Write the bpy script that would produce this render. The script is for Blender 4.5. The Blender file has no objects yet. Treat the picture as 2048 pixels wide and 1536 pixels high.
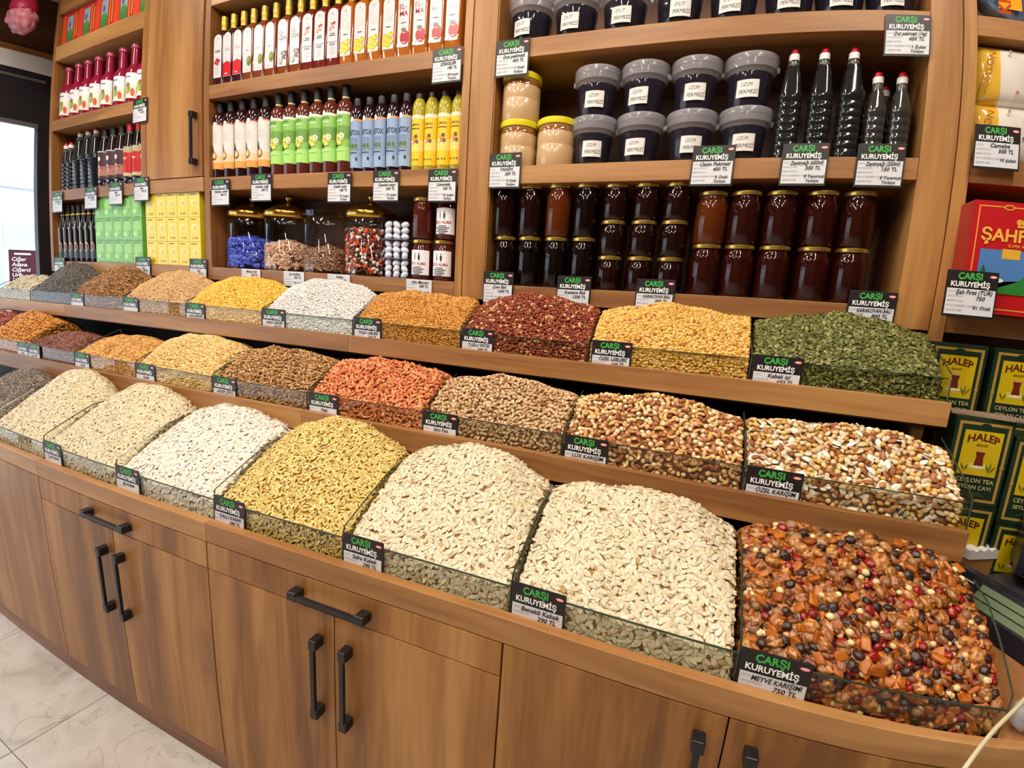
import bpy, math, random
import numpy as np
from mathutils import Vector, Matrix, Euler
rnd = random.Random(7); NR = np.random.RandomState(11)
SC = bpy.context.scene
COL = SC.collection
PI = math.pi
# ------------------------------------------------------------------ camera
cd = bpy.data.cameras.new('camera'); cam = bpy.data.objects.new('camera', cd); COL.objects.link(cam)
cam.matrix_world = Matrix(((0.92910154, -0.12554964, 0.3478615, 0), (0.36381545, 0.14141425, -0.92067384, 0), (0.0663977, 0.98195687, 0.17706509, 1.551), (0, 0, 0, 1)))
cd.type = 'PANO'; cd.sensor_width = 36; cd.sensor_height = 27; cd.sensor_fit = 'HORIZONTAL'; cd.clip_start = 0.01
S_ = 36.0 / 2048 * 1000
cy = cd if hasattr(cd, 'panorama_type') else cd.cycles
cy.panorama_type = 'FISHEYE_LENS_POLYNOMIAL'
cy.fisheye_fov = math.radians(180)
cy.fisheye_polynomial_k0 = 0.0
cy.fisheye_polynomial_k1 = -1.08031824 / S_
cy.fisheye_polynomial_k2 = 0.16059744 / S_ ** 2
cy.fisheye_polynomial_k3 = 0.23348151 / S_ ** 3
cy.fisheye_polynomial_k4 = -0.14150275 / S_ ** 4
SC.camera = cam
# ------------------------------------------------------------------ light
vs = SC.view_settings
vs.view_transform = 'Standard'; vs.look = 'None'; vs.gamma = 1; vs.exposure = -0.08; vs.use_curve_mapping = False
SC.cycles.max_bounces = 8; SC.cycles.diffuse_bounces = 3; SC.cycles.glossy_bounces = 3
SC.cycles.transmission_bounces = 6; SC.cycles.transparent_max_bounces = 16
SC.cycles.caustics_reflective = False; SC.cycles.caustics_refractive = False
SC.cycles.sample_clamp_indirect = 4
w = bpy.data.worlds.new('daylight'); SC.world = w; w.use_nodes = True
w.node_tree.nodes['Background'].inputs[0].default_value = (0.86, 0.93, 1.0, 1)
w.node_tree.nodes['Background'].inputs[1].default_value = 5.0
def srgb(h):
    if not isinstance(h, str): return tuple(h)
    v = [int(h[i:i + 2], 16) / 255 for i in (0, 2, 4)]
    return tuple(c / 12.92 if c <= .04045 else ((c + .055) / 1.055) ** 2.4 for c in v)
CEIL = 3.35
LAMPS = [(-2.9, 0.55), (-1.7, 0.55), (-0.5, 0.55), (0.7, 0.55), (-2.4, -1.0), (-0.9, -1.0), (0.6, -1.0), (-2.0, -2.2), (0.2, -2.2)]  # last two, farthest back, are added to brighten the shelf interiors
def lamp_light(x, y, par):
    l = bpy.data.lights.new('tube_glow', 'AREA'); l.shape = 'RECTANGLE'; l.size = .9; l.size_y = .07
    l.energy = 25 if y > 0 else 25; l.color = (1.0, 0.89, 0.76)
    o = bpy.data.objects.new('tube_glow', l); COL.objects.link(o); o.parent = par
    o.location = (0, 0, -.036); return o
# ------------------------------------------------------------------ materials
MATS = {}
def nodes(name):
    m = bpy.data.materials.new(name); m.use_nodes = True
    nt = m.node_tree; return m, nt, nt.nodes['Principled BSDF']
def mat(name, col, rough=.5, metal=0, coat=0, bump=0, bscale=60, var=0, spec=.5, trans=0, emit=0, sss=0):
    if name in MATS: return MATS[name]
    m, nt, b = nodes(name); c = srgb(col)
    b.inputs['Base Color'].default_value = (*c, 1); b.inputs['Roughness'].default_value = rough
    b.inputs['Metallic'].default_value = metal; b.inputs['Coat Weight'].default_value = coat; b.inputs['Coat Roughness'].default_value = .04
    b.inputs['Specular IOR Level'].default_value = spec
    b.inputs['Transmission Weight'].default_value = trans
    if emit: b.inputs['Emission Color'].default_value = (*c, 1); b.inputs['Emission Strength'].default_value = emit
    if var or bump:
        tc = nt.nodes.new('ShaderNodeTexCoord'); n = nt.nodes.new('ShaderNodeTexNoise'); n.inputs['Scale'].default_value = bscale; n.inputs['Detail'].default_value = 4
        nt.links.new(tc.outputs['Object'], n.inputs['Vector'])
        if bump:
            bp = nt.nodes.new('ShaderNodeBump'); bp.inputs['Strength'].default_value = bump; bp.inputs['Distance'].default_value = .002
            nt.links.new(n.outputs['Fac'], bp.inputs['Height']); nt.links.new(bp.outputs[0], b.inputs['Normal'])
        if var:
            r = nt.nodes.new('ShaderNodeValToRGB'); r.color_ramp.elements[0].position = .3; r.color_ramp.elements[1].position = .7
            r.color_ramp.elements[0].color = (*[x * (1 - var) for x in c], 1); r.color_ramp.elements[1].color = (*[min(1, x * (1 + var)) for x in c], 1)
            nt.links.new(n.outputs['Fac'], r.inputs[0]); nt.links.new(r.outputs[0], b.inputs['Base Color'])
    MATS[name] = m; return m
def ink(h, rough=.45):
    return mat('print_' + h, h, rough)
def ramp_of(nt, stops):
    r = nt.nodes.new('ShaderNodeValToRGB'); e = r.color_ramp.elements
    while len(e) < len(stops): e.new(.5)
    for k, (p, c) in zip(e, stops): k.position = p; k.color = (*srgb(c), 1)
    return r
def wood(name, axis, dark='70451e', mid='966430', light='b18048', rough=.42):
    if name in MATS: return MATS[name]
    m, nt, b = nodes(name); L = nt.links
    g = nt.nodes.new('ShaderNodeNewGeometry'); oi = nt.nodes.new('ShaderNodeObjectInfo')
    mp = nt.nodes.new('ShaderNodeMapping'); L.new(g.outputs['Position'], mp.inputs['Vector'])
    sc = {'x': (.7, 9, 9), 'z': (9, 9, .7), 'y': (9, .7, 9)}[axis]; mp.inputs['Scale'].default_value = sc
    add = nt.nodes.new('ShaderNodeVectorMath'); add.operation = 'ADD'
    ml = nt.nodes.new('ShaderNodeMath'); ml.operation = 'MULTIPLY'; ml.inputs[1].default_value = 37
    L.new(oi.outputs['Random'], ml.inputs[0]); L.new(mp.outputs[0], add.inputs[0]); L.new(ml.outputs[0], add.inputs[1])
    n1 = nt.nodes.new('ShaderNodeTexNoise'); n1.inputs['Scale'].default_value = .9; n1.inputs['Detail'].default_value = 3; n1.inputs['Distortion'].default_value = .8
    L.new(add.outputs[0], n1.inputs['Vector'])
    wv = nt.nodes.new('ShaderNodeMath'); wv.operation = 'MULTIPLY'; wv.inputs[1].default_value = 22; L.new(n1.outputs['Fac'], wv.inputs[0])
    sn = nt.nodes.new('ShaderNodeMath'); sn.operation = 'SINE'; L.new(wv.outputs[0], sn.inputs[0])
    n2 = nt.nodes.new('ShaderNodeTexNoise'); n2.inputs['Scale'].default_value = 9; n2.inputs['Detail'].default_value = 5; L.new(add.outputs[0], n2.inputs['Vector'])
    n3 = nt.nodes.new('ShaderNodeTexNoise'); n3.inputs['Scale'].default_value = .55; n3.inputs['Detail'].default_value = 1; L.new(add.outputs[0], n3.inputs['Vector'])
    a1 = nt.nodes.new('ShaderNodeMath'); a1.operation = 'MULTIPLY_ADD'; a1.inputs[1].default_value = .07; L.new(sn.outputs[0], a1.inputs[0]); L.new(n3.outputs['Fac'], a1.inputs[2])
    a2 = nt.nodes.new('ShaderNodeMath'); a2.operation = 'MULTIPLY_ADD'; a2.inputs[1].default_value = .30; L.new(n2.outputs['Fac'], a2.inputs[0]); L.new(a1.outputs[0], a2.inputs[2])
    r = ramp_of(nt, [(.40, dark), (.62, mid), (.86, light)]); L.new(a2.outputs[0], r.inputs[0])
    L.new(r.outputs[0], b.inputs['Base Color']); b.inputs['Roughness'].default_value = rough
    bp = nt.nodes.new('ShaderNodeBump'); bp.inputs['Strength'].default_value = .08; bp.inputs['Distance'].default_value = .001; L.new(n2.outputs['Fac'], bp.inputs['Height']); L.new(bp.outputs[0], b.inputs['Normal'])
    MATS[name] = m; return m
W_Z = wood('walnut_laminate_vertical', 'z'); W_X = wood('walnut_laminate_horizontal', 'x', '80522b', 'a0703f', 'b98a55'); W_Y = wood('walnut_laminate_deep', 'y')
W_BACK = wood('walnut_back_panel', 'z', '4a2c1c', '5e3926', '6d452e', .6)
def thin_glass(name, tint=(.93, .97, .94), refl=1.0, rough=.02):
    if name in MATS: return MATS[name]
    m, nt, b = nodes(name); L = nt.links; nt.nodes.remove(b); out = nt.nodes['Material Output']
    t = nt.nodes.new('ShaderNodeBsdfTransparent'); t.inputs[0].default_value = (*tint, 1)
    g = nt.nodes.new('ShaderNodeBsdfGlossy'); g.inputs['Roughness'].default_value = rough; g.inputs[0].default_value = (refl, refl, refl, 1)
    f = nt.nodes.new('ShaderNodeFresnel'); f.inputs[0].default_value = 1.5
    ge = nt.nodes.new('ShaderNodeNewGeometry'); inv = nt.nodes.new('ShaderNodeMath'); inv.operation = 'SUBTRACT'; inv.inputs[0].default_value = 1; L.new(ge.outputs['Backfacing'], inv.inputs[1])
    mu = nt.nodes.new('ShaderNodeMath'); mu.operation = 'MULTIPLY'; L.new(f.outputs[0], mu.inputs[0]); L.new(inv.outputs[0], mu.inputs[1])
    mx = nt.nodes.new('ShaderNodeMixShader'); L.new(mu.outputs[0], mx.inputs[0]); L.new(t.outputs[0], mx.inputs[1]); L.new(g.outputs[0], mx.inputs[2]); L.new(mx.outputs[0], out.inputs[0])
    MATS[name] = m; return m
GLASS = thin_glass('clear_glass', (.955, .96, .925)); GEDGE = mat('glass_edge_dark_green', '2c3a2e', .2)
PANE = thin_glass('window_glass', (.95, .98, 1)); JARG = thin_glass('jar_glass', (.95, .96, .96), 1, .03)
FROST = thin_glass('frosted_plastic', (.62, .62, .66), 1, .18)
BLACK = mat('black_metal', '141214', .38); GOLD = mat('gold_foil', 'c9a54a', .42, .7); BRASS = mat('brass_lid', 'cfa850', .2, 1)
# ------------------------------------------------------------------ mesh helpers
class MB:
    def __init__(s): s.v = []; s.f = []; s.m = []
    def add(s, vs_, fs, mi=0):
        o = len(s.v); s.v += [tuple(p) for p in vs_]; s.f += [tuple(i + o for i in f) for f in fs]; s.m += [mi] * len(fs); return s
    def box(s, x0, x1, y0, y1, z0, z1, mi=0, c=0):
        if c:
            import bmesh
            bm = bmesh.new(); bmesh.ops.create_cube(bm, size=1)
            for v in bm.verts: v.co = ((x0 + x1) / 2 + v.co.x * (x1 - x0), (y0 + y1) / 2 + v.co.y * (y1 - y0), (z0 + z1) / 2 + v.co.z * (z1 - z0))
            bmesh.ops.bevel(bm, geom=bm.edges[:], offset=c, segments=2, affect='EDGES', profile=.5)
            bm.verts.index_update(); s.add([v.co[:] for v in bm.verts], [[v.index for v in f.verts] for f in bm.faces], mi); bm.free(); return s
        return s.add([(x0, y0, z0), (x1, y0, z0), (x1, y1, z0), (x0, y1, z0), (x0, y0, z1), (x1, y0, z1), (x1, y1, z1), (x0, y1, z1)],
                     [(0, 3, 2, 1), (4, 5, 6, 7), (0, 1, 5, 4), (1, 2, 6, 5), (2, 3, 7, 6), (3, 0, 4, 7)], mi)
    def lathe(s, prof, seg=20, n=2, c=(0, 0), mi=0, rot=0, cap=True):
        vs_ = []; fs = []
        for r, z in prof:
            for k in range(seg):
                a = 2 * PI * k / seg + rot; ca, sa = math.cos(a), math.sin(a)
                if n != 2:
                    ca = math.copysign(abs(ca) ** (2 / n), ca); sa = math.copysign(abs(sa) ** (2 / n), sa)
                vs_.append((c[0] + r * ca, c[1] + r * sa, z))
        for i in range(len(prof) - 1):
            for k in range(seg):
                k2 = (k + 1) % seg; fs.append((i * seg + k, i * seg + k2, (i + 1) * seg + k2, (i + 1) * seg + k))
        if cap: fs.append(tuple(range(seg - 1, -1, -1))); fs.append(tuple((len(prof) - 1) * seg + k for k in range(seg)))
        return s.add(vs_, fs, mi)
    def tube(s, pts, r, seg=8, mi=0):
        pts = [Vector(p) for p in pts]; vs_ = []; fs = []; up = Vector((0, 0, 1))
        for i, p in enumerate(pts):
            d = (pts[min(i + 1, len(pts) - 1)] - pts[max(i - 1, 0)]).normalized()
            if abs(d.dot(up)) > .95: up = Vector((1, 0, 0)) if abs(d.x) < .9 else Vector((0, 1, 0))
            a = d.cross(up).normalized(); b_ = a.cross(d)
            rr = r[i] if isinstance(r, (list, tuple)) else r
            for k in range(seg):
                t = 2 * PI * k / seg; vs_.append(p + a * (rr * math.cos(t)) + b_ * (rr * math.sin(t)))
        for i in range(len(pts) - 1):
            for k in range(seg):
                k2 = (k + 1) % seg; fs.append((i * seg + k, (i + 1) * seg + k, (i + 1) * seg + k2, i * seg + k2))
        fs.append(tuple(range(seg))); fs.append(tuple((len(pts) - 1) * seg + k for k in range(seg - 1, -1, -1)))
        return s.add(vs_, fs, mi)
    def prism(s, poly, t0, t1, axis='x', mi=0):
        n = len(poly); f = {'x': lambda p, t: (t, p[0], p[1]), 'y': lambda p, t: (p[0], t, p[1]), 'z': lambda p, t: (p[0], p[1], t)}[axis]
        vs_ = [f(p, t0) for p in poly] + [f(p, t1) for p in poly]
        fs = [tuple(range(n - 1, -1, -1)), tuple(range(n, 2 * n))] + [(i, (i + 1) % n, n + (i + 1) % n, n + i) for i in range(n)]
        return s.add(vs_, fs, mi)
    def mesh(s, name, mats, smooth=False):
        me = bpy.data.meshes.new(name); me.from_pydata(s.v, [], s.f)
        if not isinstance(mats, (list, tuple)): mats = [mats]
        for m in mats: me.materials.append(m)
        if len(mats) > 1: me.polygons.foreach_set('material_index', s.m)
        if smooth:
            me.polygons.foreach_set('use_smooth', [True] * len(s.f))
            if smooth != 'all': me.set_sharp_from_angle(angle=math.radians(38))
        me.update(); return me
def ob(name, me, par=None, loc=(0, 0, 0), rot=None, sc=None):
    o = bpy.data.objects.new(name, me); COL.objects.link(o)
    if par: o.parent = par
    o.location = loc
    if rot: o.rotation_euler = rot
    if sc: o.scale = sc
    return o
def tag(o, label=None, cat=None, group=None, kind=None):
    if label:
        n = len(label.split()); assert 4 <= n <= 16, (n, label)
        o['label'] = label
    if cat: o['category'] = cat
    if group: o['group'] = group
    if kind: o['kind'] = kind
    return o
def thing(name, label, cat, loc=(0, 0, 0), rz=0, group=None):
    o = bpy.data.objects.new(name, None); COL.objects.link(o); o.empty_display_size = .05
    o.location = loc; o.rotation_euler = (0, 0, rz); return tag(o, label, cat, group)
def dup(root, loc, rz=None, label=None, group=None):
    def cp(o, par):
        c = o.copy(); COL.objects.link(c); c.parent = par
        for ch in list(o.children): cp(ch, c)
        return c
    r = cp(root, None); r.location = loc
    if rz is not None: r.rotation_euler = (0, 0, rz)
    if label: tag(r, label)
    if group: r['group'] = group
    return r
ORD = ['first', 'second', 'third', 'fourth', 'fifth', 'sixth', 'seventh', 'eighth', 'ninth', 'tenth', 'eleventh', 'twelfth', 'thirteenth', 'fourteenth', 'fifteenth', 'sixteenth', 'seventeenth', 'eighteenth', 'nineteenth', 'twentieth']
# ------------------------------------------------------------------ flat print (labels, lettering)
_TX = {}
def text2d(s, bold=0, res=2):
    k = (s, bold, res)
    if k in _TX: return _TX[k]
    cu = bpy.data.curves.new('t', 'FONT'); cu.body = s; cu.size = 1; cu.resolution_u = res; cu.offset = bold; cu.align_x = 'CENTER'; cu.fill_mode = 'FRONT'
    o = bpy.data.objects.new('t', cu); me = o.to_mesh()
    v = [(p.co.x, p.co.y) for p in me.vertices]; f = [tuple(p.vertices) for p in me.polygons]
    o.to_mesh_clear(); bpy.data.objects.remove(o); bpy.data.curves.remove(cu)
    if v:
        a = np.array(v); _TX[k] = (a, f)
    else: _TX[k] = (np.zeros((0, 2)), [])
    return _TX[k]
class Art:
    """layers of flat print; x right, y up; sheet faces -Y; r bends it round a vertical cylinder of that radius"""
    def __init__(s, r=None): s.v = []; s.f = []; s.m = []; s.cols = []; s.z = 0; s.r = r
    def _c(s, c):
        if c not in s.cols: s.cols.append(c)
        return s.cols.index(c)
    def raw(s, vs_, fs, c, dz=.00018):
        s.z += dz; o = len(s.v); s.v += [(x, y, s.z) for x, y in vs_]; s.f += [tuple(i + o for i in f) for f in fs]; s.m += [s._c(c)] * len(fs); return s
    def rect(s, x0, x1, y0, y1, c):
        n = max(1, int(abs(x1 - x0) / .006)) if s.r else 1
        vs_ = []; [vs_.extend([(x0 + (x1 - x0) * i / n, y0), (x0 + (x1 - x0) * i / n, y1)]) for i in range(n + 1)]
        return s.raw(vs_, [(2 * i, 2 * i + 2, 2 * i + 3, 2 * i + 1) for i in range(n)], c)
    def disc(s, cx, cy_, rx, ry, c, n=16, a0=0, a1=2 * PI):
        vs_ = [(cx, cy_)] + [(cx + rx * math.cos(a0 + (a1 - a0) * k / n), cy_ + ry * math.sin(a0 + (a1 - a0) * k / n)) for k in range(n + 1)]
        return s.raw(vs_, [(0, k, k + 1) for k in range(1, n + 1)], c)
    def poly(s, pts, c):
        cx = sum(p[0] for p in pts) / len(pts); cy_ = sum(p[1] for p in pts) / len(pts)
        return s.raw([(cx, cy_)] + list(pts), [(0, k + 1, (k + 1) % len(pts) + 1) for k in range(len(pts))], c)
    def text(s, t, x, y, h, c, bold=0, wmax=None, shear=0, rot=0, arc=0, align=0):
        if not t: return s
        a, f = text2d(t, bold)
        if not len(a): return s
        a = a.copy() * h; wd = a[:, 0].max() - a[:, 0].min()
        if wmax and wd > wmax: a[:, 0] *= wmax / wd; wd = wmax
        if align: a[:, 0] -= a[:, 0].min()
        a[:, 0] += shear * a[:, 1]
        if arc: a[:, 1] += arc * (1 - (2 * a[:, 0] / wd) ** 2)
        if rot: co, si = math.cos(rot), math.sin(rot); a = np.stack([a[:, 0] * co - a[:, 1] * si, a[:, 0] * si + a[:, 1] * co], 1)
        return s.raw([(x + p[0], y + p[1]) for p in a], f, c)
    def mesh(s, name, rough=.45):
        vs_ = []
        for x, y, z in s.v:
            if s.r: a = x / s.r; R = s.r + z; vs_.append((R * math.sin(a), -R * math.cos(a), y))
            else: vs_.append((x, -z, y))
        me = bpy.data.meshes.new(name); me.from_pydata(vs_, [], s.f)
        for c in s.cols: me.materials.append(c if not isinstance(c, str) else ink(c, rough))
        me.polygons.foreach_set('material_index', s.m); me.update(); return me
# ================================================================== STRUCTURE
def struct(name, me, par=None, **k):
    o = ob(name, me, par, **k)
    if not par: o['kind'] = 'structure'
    return o
XL = -4.15; YB = 1.93; XR = 3.2; YF = -3.2
# floor: marble tiles with joints
def marble():
    m, nt, b = nodes('cream_marble'); L = nt.links
    g = nt.nodes.new('ShaderNodeNewGeometry'); oi = nt.nodes.new('ShaderNodeObjectInfo')
    add = nt.nodes.new('ShaderNodeVectorMath'); ml = nt.nodes.new('ShaderNodeMath'); ml.operation = 'MULTIPLY'; ml.inputs[1].default_value = 51
    L.new(oi.outputs['Random'], ml.inputs[0]); L.new(g.outputs['Position'], add.inputs[0]); L.new(ml.outputs[0], add.inputs[1])
    n = nt.nodes.new('ShaderNodeTexNoise'); n.inputs['Scale'].default_value = 3.2; n.inputs['Detail'].default_value = 6; n.inputs['Distortion'].default_value = 1.6; L.new(add.outputs[0], n.inputs['Vector'])
    r = ramp_of(nt, [(.28, '9a9086'), (.42, 'aca49c'), (.6, 'b6afa8'), (.75, 'a39c95')]); L.new(n.outputs['Fac'], r.inputs[0])
    n2 = nt.nodes.new('ShaderNodeTexNoise'); n2.inputs['Scale'].default_value = 2.1; n2.inputs['Detail'].default_value = 3; n2.inputs['Distortion'].default_value = 2.5; L.new(add.outputs[0], n2.inputs['Vector'])
    r2 = ramp_of(nt, [(.49, 'ffffff'), (.5, '9a7a70'), (.507, 'ffffff')]); L.new(n2.outputs['Fac'], r2.inputs[0])
    mx = nt.nodes.new('ShaderNodeMixRGB'); mx.blend_type = 'MULTIPLY'; mx.inputs[0].default_value = .3; L.new(r.outputs[0], mx.inputs[1]); L.new(r2.outputs[0], mx.inputs[2])
    L.new(mx.outputs[0], b.inputs['Base Color']); b.inputs['Roughness'].default_value = .22; return m
MARBLE = marble()
fl = struct('floor', MB().box(XL, XR, YF, YB, -.05, -.004).mesh('floor', mat('tile_grout', '5e4f49', .8)))
P = .6765; tm = MB().box(.0015, P - .0015, .0015, P - .0015, -.02, 0, c=.001).mesh('tile', MARBLE)
for i in range(-3, 7):
    for j in range(-5, 2):
        x = -1.865 + i * P; y = .487 + j * P
        if x < XL - .6 or x > XR: continue
        if y > .9: continue
        ob('tile', tm, fl, (x, y, 0))
WALL = mat('plaster_white', 'd9d4cc', .8)
struct('ceiling', MB().box(XL - .3, XR, YF, YB + .1, CEIL, CEIL + .08).mesh('ceiling', mat('ceiling_plaster', 'c9c2b8', .85)))
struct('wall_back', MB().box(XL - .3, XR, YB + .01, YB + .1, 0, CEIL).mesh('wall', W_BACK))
struct('wall_right', MB().box(XR, XR + .08, YF, YB + .1, 0, CEIL).mesh('wall', mat('wall_warm', '5e4a3a', .8)))
struct('wall_front', MB().box(XL - .3, XR, YF - .08, YF, 0, CEIL).mesh('wall', mat('wall_warm2', '5e4a3a', .8)))
# left wall: bulkhead, white band, black frame, glass door
lw = struct('wall_left', MB().box(XL - .30, XL - .06, YF, YB + .01, 3.02, CEIL).box(XL - .30, XL - .06, YF, -2.4, 0, 3.02).mesh('wall', WALL))
struct('trim_1', MB().box(XL - .06, XL, YF, YB, 2.98, CEIL, c=.002).mesh('bulkhead', wood('dark_walnut', 'y', '3e2010', '53301a', '6a4226')))
struct('trim_2', MB().box(XL - .07, XL + .014, YF, YB, 2.945, 2.98, c=.003).mesh('bulkhead_lip', W_Y))
struct('trim_3', MB().box(XL - .02, XL + .006, YF, YB, 2.835, 2.945).mesh('white_band', mat('white_paint', 'e9e8ec', .5)))
dr = struct('door_1', MB().box(XL - .05, XL + .004, -2.4, YB, 2.48, 2.835).box(XL - .05, XL + .002, 1.825, YB, 0, 2.48, c=.002).box(XL - .05, XL + .002, .1, .16, 0, 2.48).box(XL - .05, XL + .002, -2.4, -2.3, 0, 2.48).mesh('door_frame', mat('anthracite_frame', '26232a', .45)))
ob('door_glass', MB().box(XL - .03, XL - .022, -2.3, 1.825, 0, 2.48).mesh('door_glass', PANE), dr)
ob('frame_strip', MB().box(XL + .004, XL + .012, -2.4, 1.86, 2.775, 2.792).mesh('frame_strip', mat('aluminium', 'c8ccd2', .3, .9)), dr)
ob('frame_strip', MB().box(XL + .002, XL + .01, -2.4, 1.825, 2.472, 2.500).mesh('frame_strip2', mat('aluminium_dull', '8c8a90', .4, .6)), dr)
# street outside
struct('street', MB().box(-12, XL - .3, -9, 14, -.15, -.02).mesh('street', mat('asphalt_pale', 'b8b6b2', .9)))
t = thing('street_facade', 'pale shop facade across the street seen through the glass door', 'building', (-8.2, 0, 0))
ob('wall', MB().box(-.3, 0, -7, 12, 0, 4.4).mesh('facade', mat('facade_white', 'f0f2f5', .8)), t)
ob('ledge', MB().box(0, .25, -7, 12, 2.55, 2.72).mesh('facade_ledge', mat('ledge_grey', 'a9b0c0', .7)), t)
for y0 in (2.6, 4.4): ob('window', MB().box(0, .03, y0, y0 + 1.1, .9, 2.1).mesh('facade_window', mat('bluish_glass', '9fb0c8', .1)), t)
t = thing('kebab_sign', 'dark red street sign board with white lettering outside the glass door', 'sign', (-5.2, 2.17, 0), 1.17)
ob('board', MB().box(-.11, .09, 0, .03, .75, 1.70, c=.004).mesh('board', mat('sign_maroon', '4a1626', .4)), t)
ob('frame', MB().box(-.14, -.11, -.01, .04, 0, 1.95).box(.09, .12, -.01, .04, 0, 1.95).box(-.14, .12, -.01, .04, 1.70, 1.74).box(-.55, -.14, 0, .03, 1.75, 2.0).mesh('frame', mat('frame_white', 'e6e6ea', .4)), t)
a = Art(); a.rect(-.07, .05, 1.66, 1.675, 'd8c8c8')
for i, s in enumerate(['Ciğer', 'Adana', 'Ciğerci', 'Urfa', 'Dürüm']): a.text(s, -.09, 1.61 - i * .043, .043, 'f2eef0', .01, shear=.2, align=1)
ob('sign_lettering', a.mesh('sign_lettering'), t, (0, -.002, 0))
t = thing('street_awning', 'grey blue awning edge over the street outside the door', 'awning', (-5.0, .6, 0))
ob('post', MB().box(-2.6, -2.54, 0, .05, 0, 2.45).mesh('post', mat('frame_white', 'e6e6ea', .4)), t)
ob('awning_cloth', MB().prism([(-2.6, 2.95), (1.45, 2.95), (.9, 2.45), (-2.6, 2.45)], 0, .05).mesh('awning', mat('awning_blue', '6f8296', .8)), t)
# ceiling lamps, including the added rearmost pair
tube_m = MB().box(-.46, .46, -.045, .045, -.03, 0, c=.004).mesh('lamp_tray', mat('lamp_white', 'e8e8e8', .4))
glow_m = MB().box(-.45, .45, -.035, .035, -.034, -.030).mesh('diffuser', mat('lamp_diffuser', 'fff0d8', .4, emit=3))
for i, (x, y) in enumerate(LAMPS):
    t = thing('ceiling_lamp', 'slim white linear lamp fixed under the shop ceiling', 'lamp', (x, y, CEIL - .001), PI / 2, 'ceiling lamps')
    ob('lamp_tray', tube_m, t); ob('diffuser', glow_m, t); lamp_light(x, y, t)
# ================================================================== SHELVING
SF = 1.65                                     # shelf front plane
ZB = [1.54, 1.943, 2.344, 2.751]; ZT = [1.5985, 2.0015, 2.403, 2.836]
def shelf_unit(name, label, x0, x1, panels, boards, back=True):
    t = thing(name, label, 'shelving', ((x0 + x1) / 2, SF, ZB[0])); ox, oz = -(x0 + x1) / 2, -ZB[0]
    for p in panels: ob(p[0], MB().box(p[1], p[2], p[5] if len(p) > 5 else 0, YB - SF, p[3], p[4], c=.0015).mesh(p[0], W_Z), t, (ox, 0, oz))
    for i, (a0, a1, b0, b1) in enumerate(boards):
        ob('shelf_board', MB().box(a0, a1, 0, YB - SF - .01, b0, b1, c=.0015).mesh('shelf_board', W_X), t, (ox, 0, oz))
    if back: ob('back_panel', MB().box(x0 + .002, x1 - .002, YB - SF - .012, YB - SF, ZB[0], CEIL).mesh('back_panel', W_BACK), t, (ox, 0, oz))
    return t
shelf_unit('shelf_unit', 'left wall shelf unit beside the glass door with four open bays', -3.60, -2.215,
    [('side_panel', -3.60, -3.568, ZB[0], CEIL), ('side_panel', -2.68, -2.637, ZB[1], CEIL)],
    [(-3.567, -2.216, ZB[0], ZT[0]), (-3.567, -2.681, ZB[1], ZT[1]), (-3.567, -2.681, ZB[2], ZT[2]), (-3.567, -2.681, ZB[3], ZT[3]), (-3.567, -2.681, 3.03, CEIL)])
t = thing('wall_cupboard', 'tall wooden wall cupboard with black bar handle between left and middle shelves', 'cupboard', (-2.425, SF, 2.006))
ob('carcass', MB().box(-.21, .208, .02, YB - SF - .015, 0, CEIL - 2.006).mesh('carcass', W_Z), t)
d = ob('door', MB().box(-.205, .203, -.002, .018, .004, CEIL - 2.012, c=.0015).mesh('door', W_Z), t)
ob('bottom_rail', MB().box(-.255, .208, 0, .02, -.063, 0).mesh('bottom_rail', W_X), t)
def handle_mesh(L):
    m = MB(); w_, h = .012, .032
    m.box(-L / 2, -L / 2 + .028, -h, 0, -w_, w_, c=.003); m.box(L / 2 - .028, L / 2, -h, 0, -w_, w_, c=.003)
    m.prism([(-L / 2 + .002, -h), (L / 2 - .002, -h), (L / 2 - .024, -h + .008), (L / 2 - .05, -h + .010), (-L / 2 + .05, -h + .010), (-L / 2 + .024, -h + .008)], -.006, .006, 'z')
    return m.mesh('handle', BLACK)
HM = handle_mesh(.235)
ob('handle', HM, d, (.165, -.002, .17), (0, PI / 2, 0))
shelf_unit('shelf_unit', 'middle wall shelf unit holding vinegar bottles, oil bottles and lidded glass jars', -2.21, -.766,
    [('side_panel', -2.21, -2.176, ZB[0], CEIL), ('side_panel', -.888, -.858, ZB[0], CEIL), ('pillar_panel', -.856, -.766, ZB[0], CEIL, .004)],
    [(-2.175, -.889, ZB[k], ZT[k]) for k in range(4)])
shelf_unit('shelf_unit', 'right wall shelf unit holding syrup buckets, tahini, bottles and honey jars', -.764, .596,
    [('side_panel', -.764, -.760, ZB[0], CEIL, .004), ('pillar_panel', .51, .598, ZB[0], CEIL)],
    [(-.759, .509, ZB[k], ZT[k]) for k in range(4)])
shelf_unit('shelf_unit', 'far right wall shelf unit with packed teas and bagged sweets', .60, 1.9,
    [('side_panel', .60, .636, .88, CEIL, -.004), ('side_panel', 1.866, 1.9, .88, CEIL)],
    [(.637, 1.865, ZB[k], ZT[k]) for k in range(3)])
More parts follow.
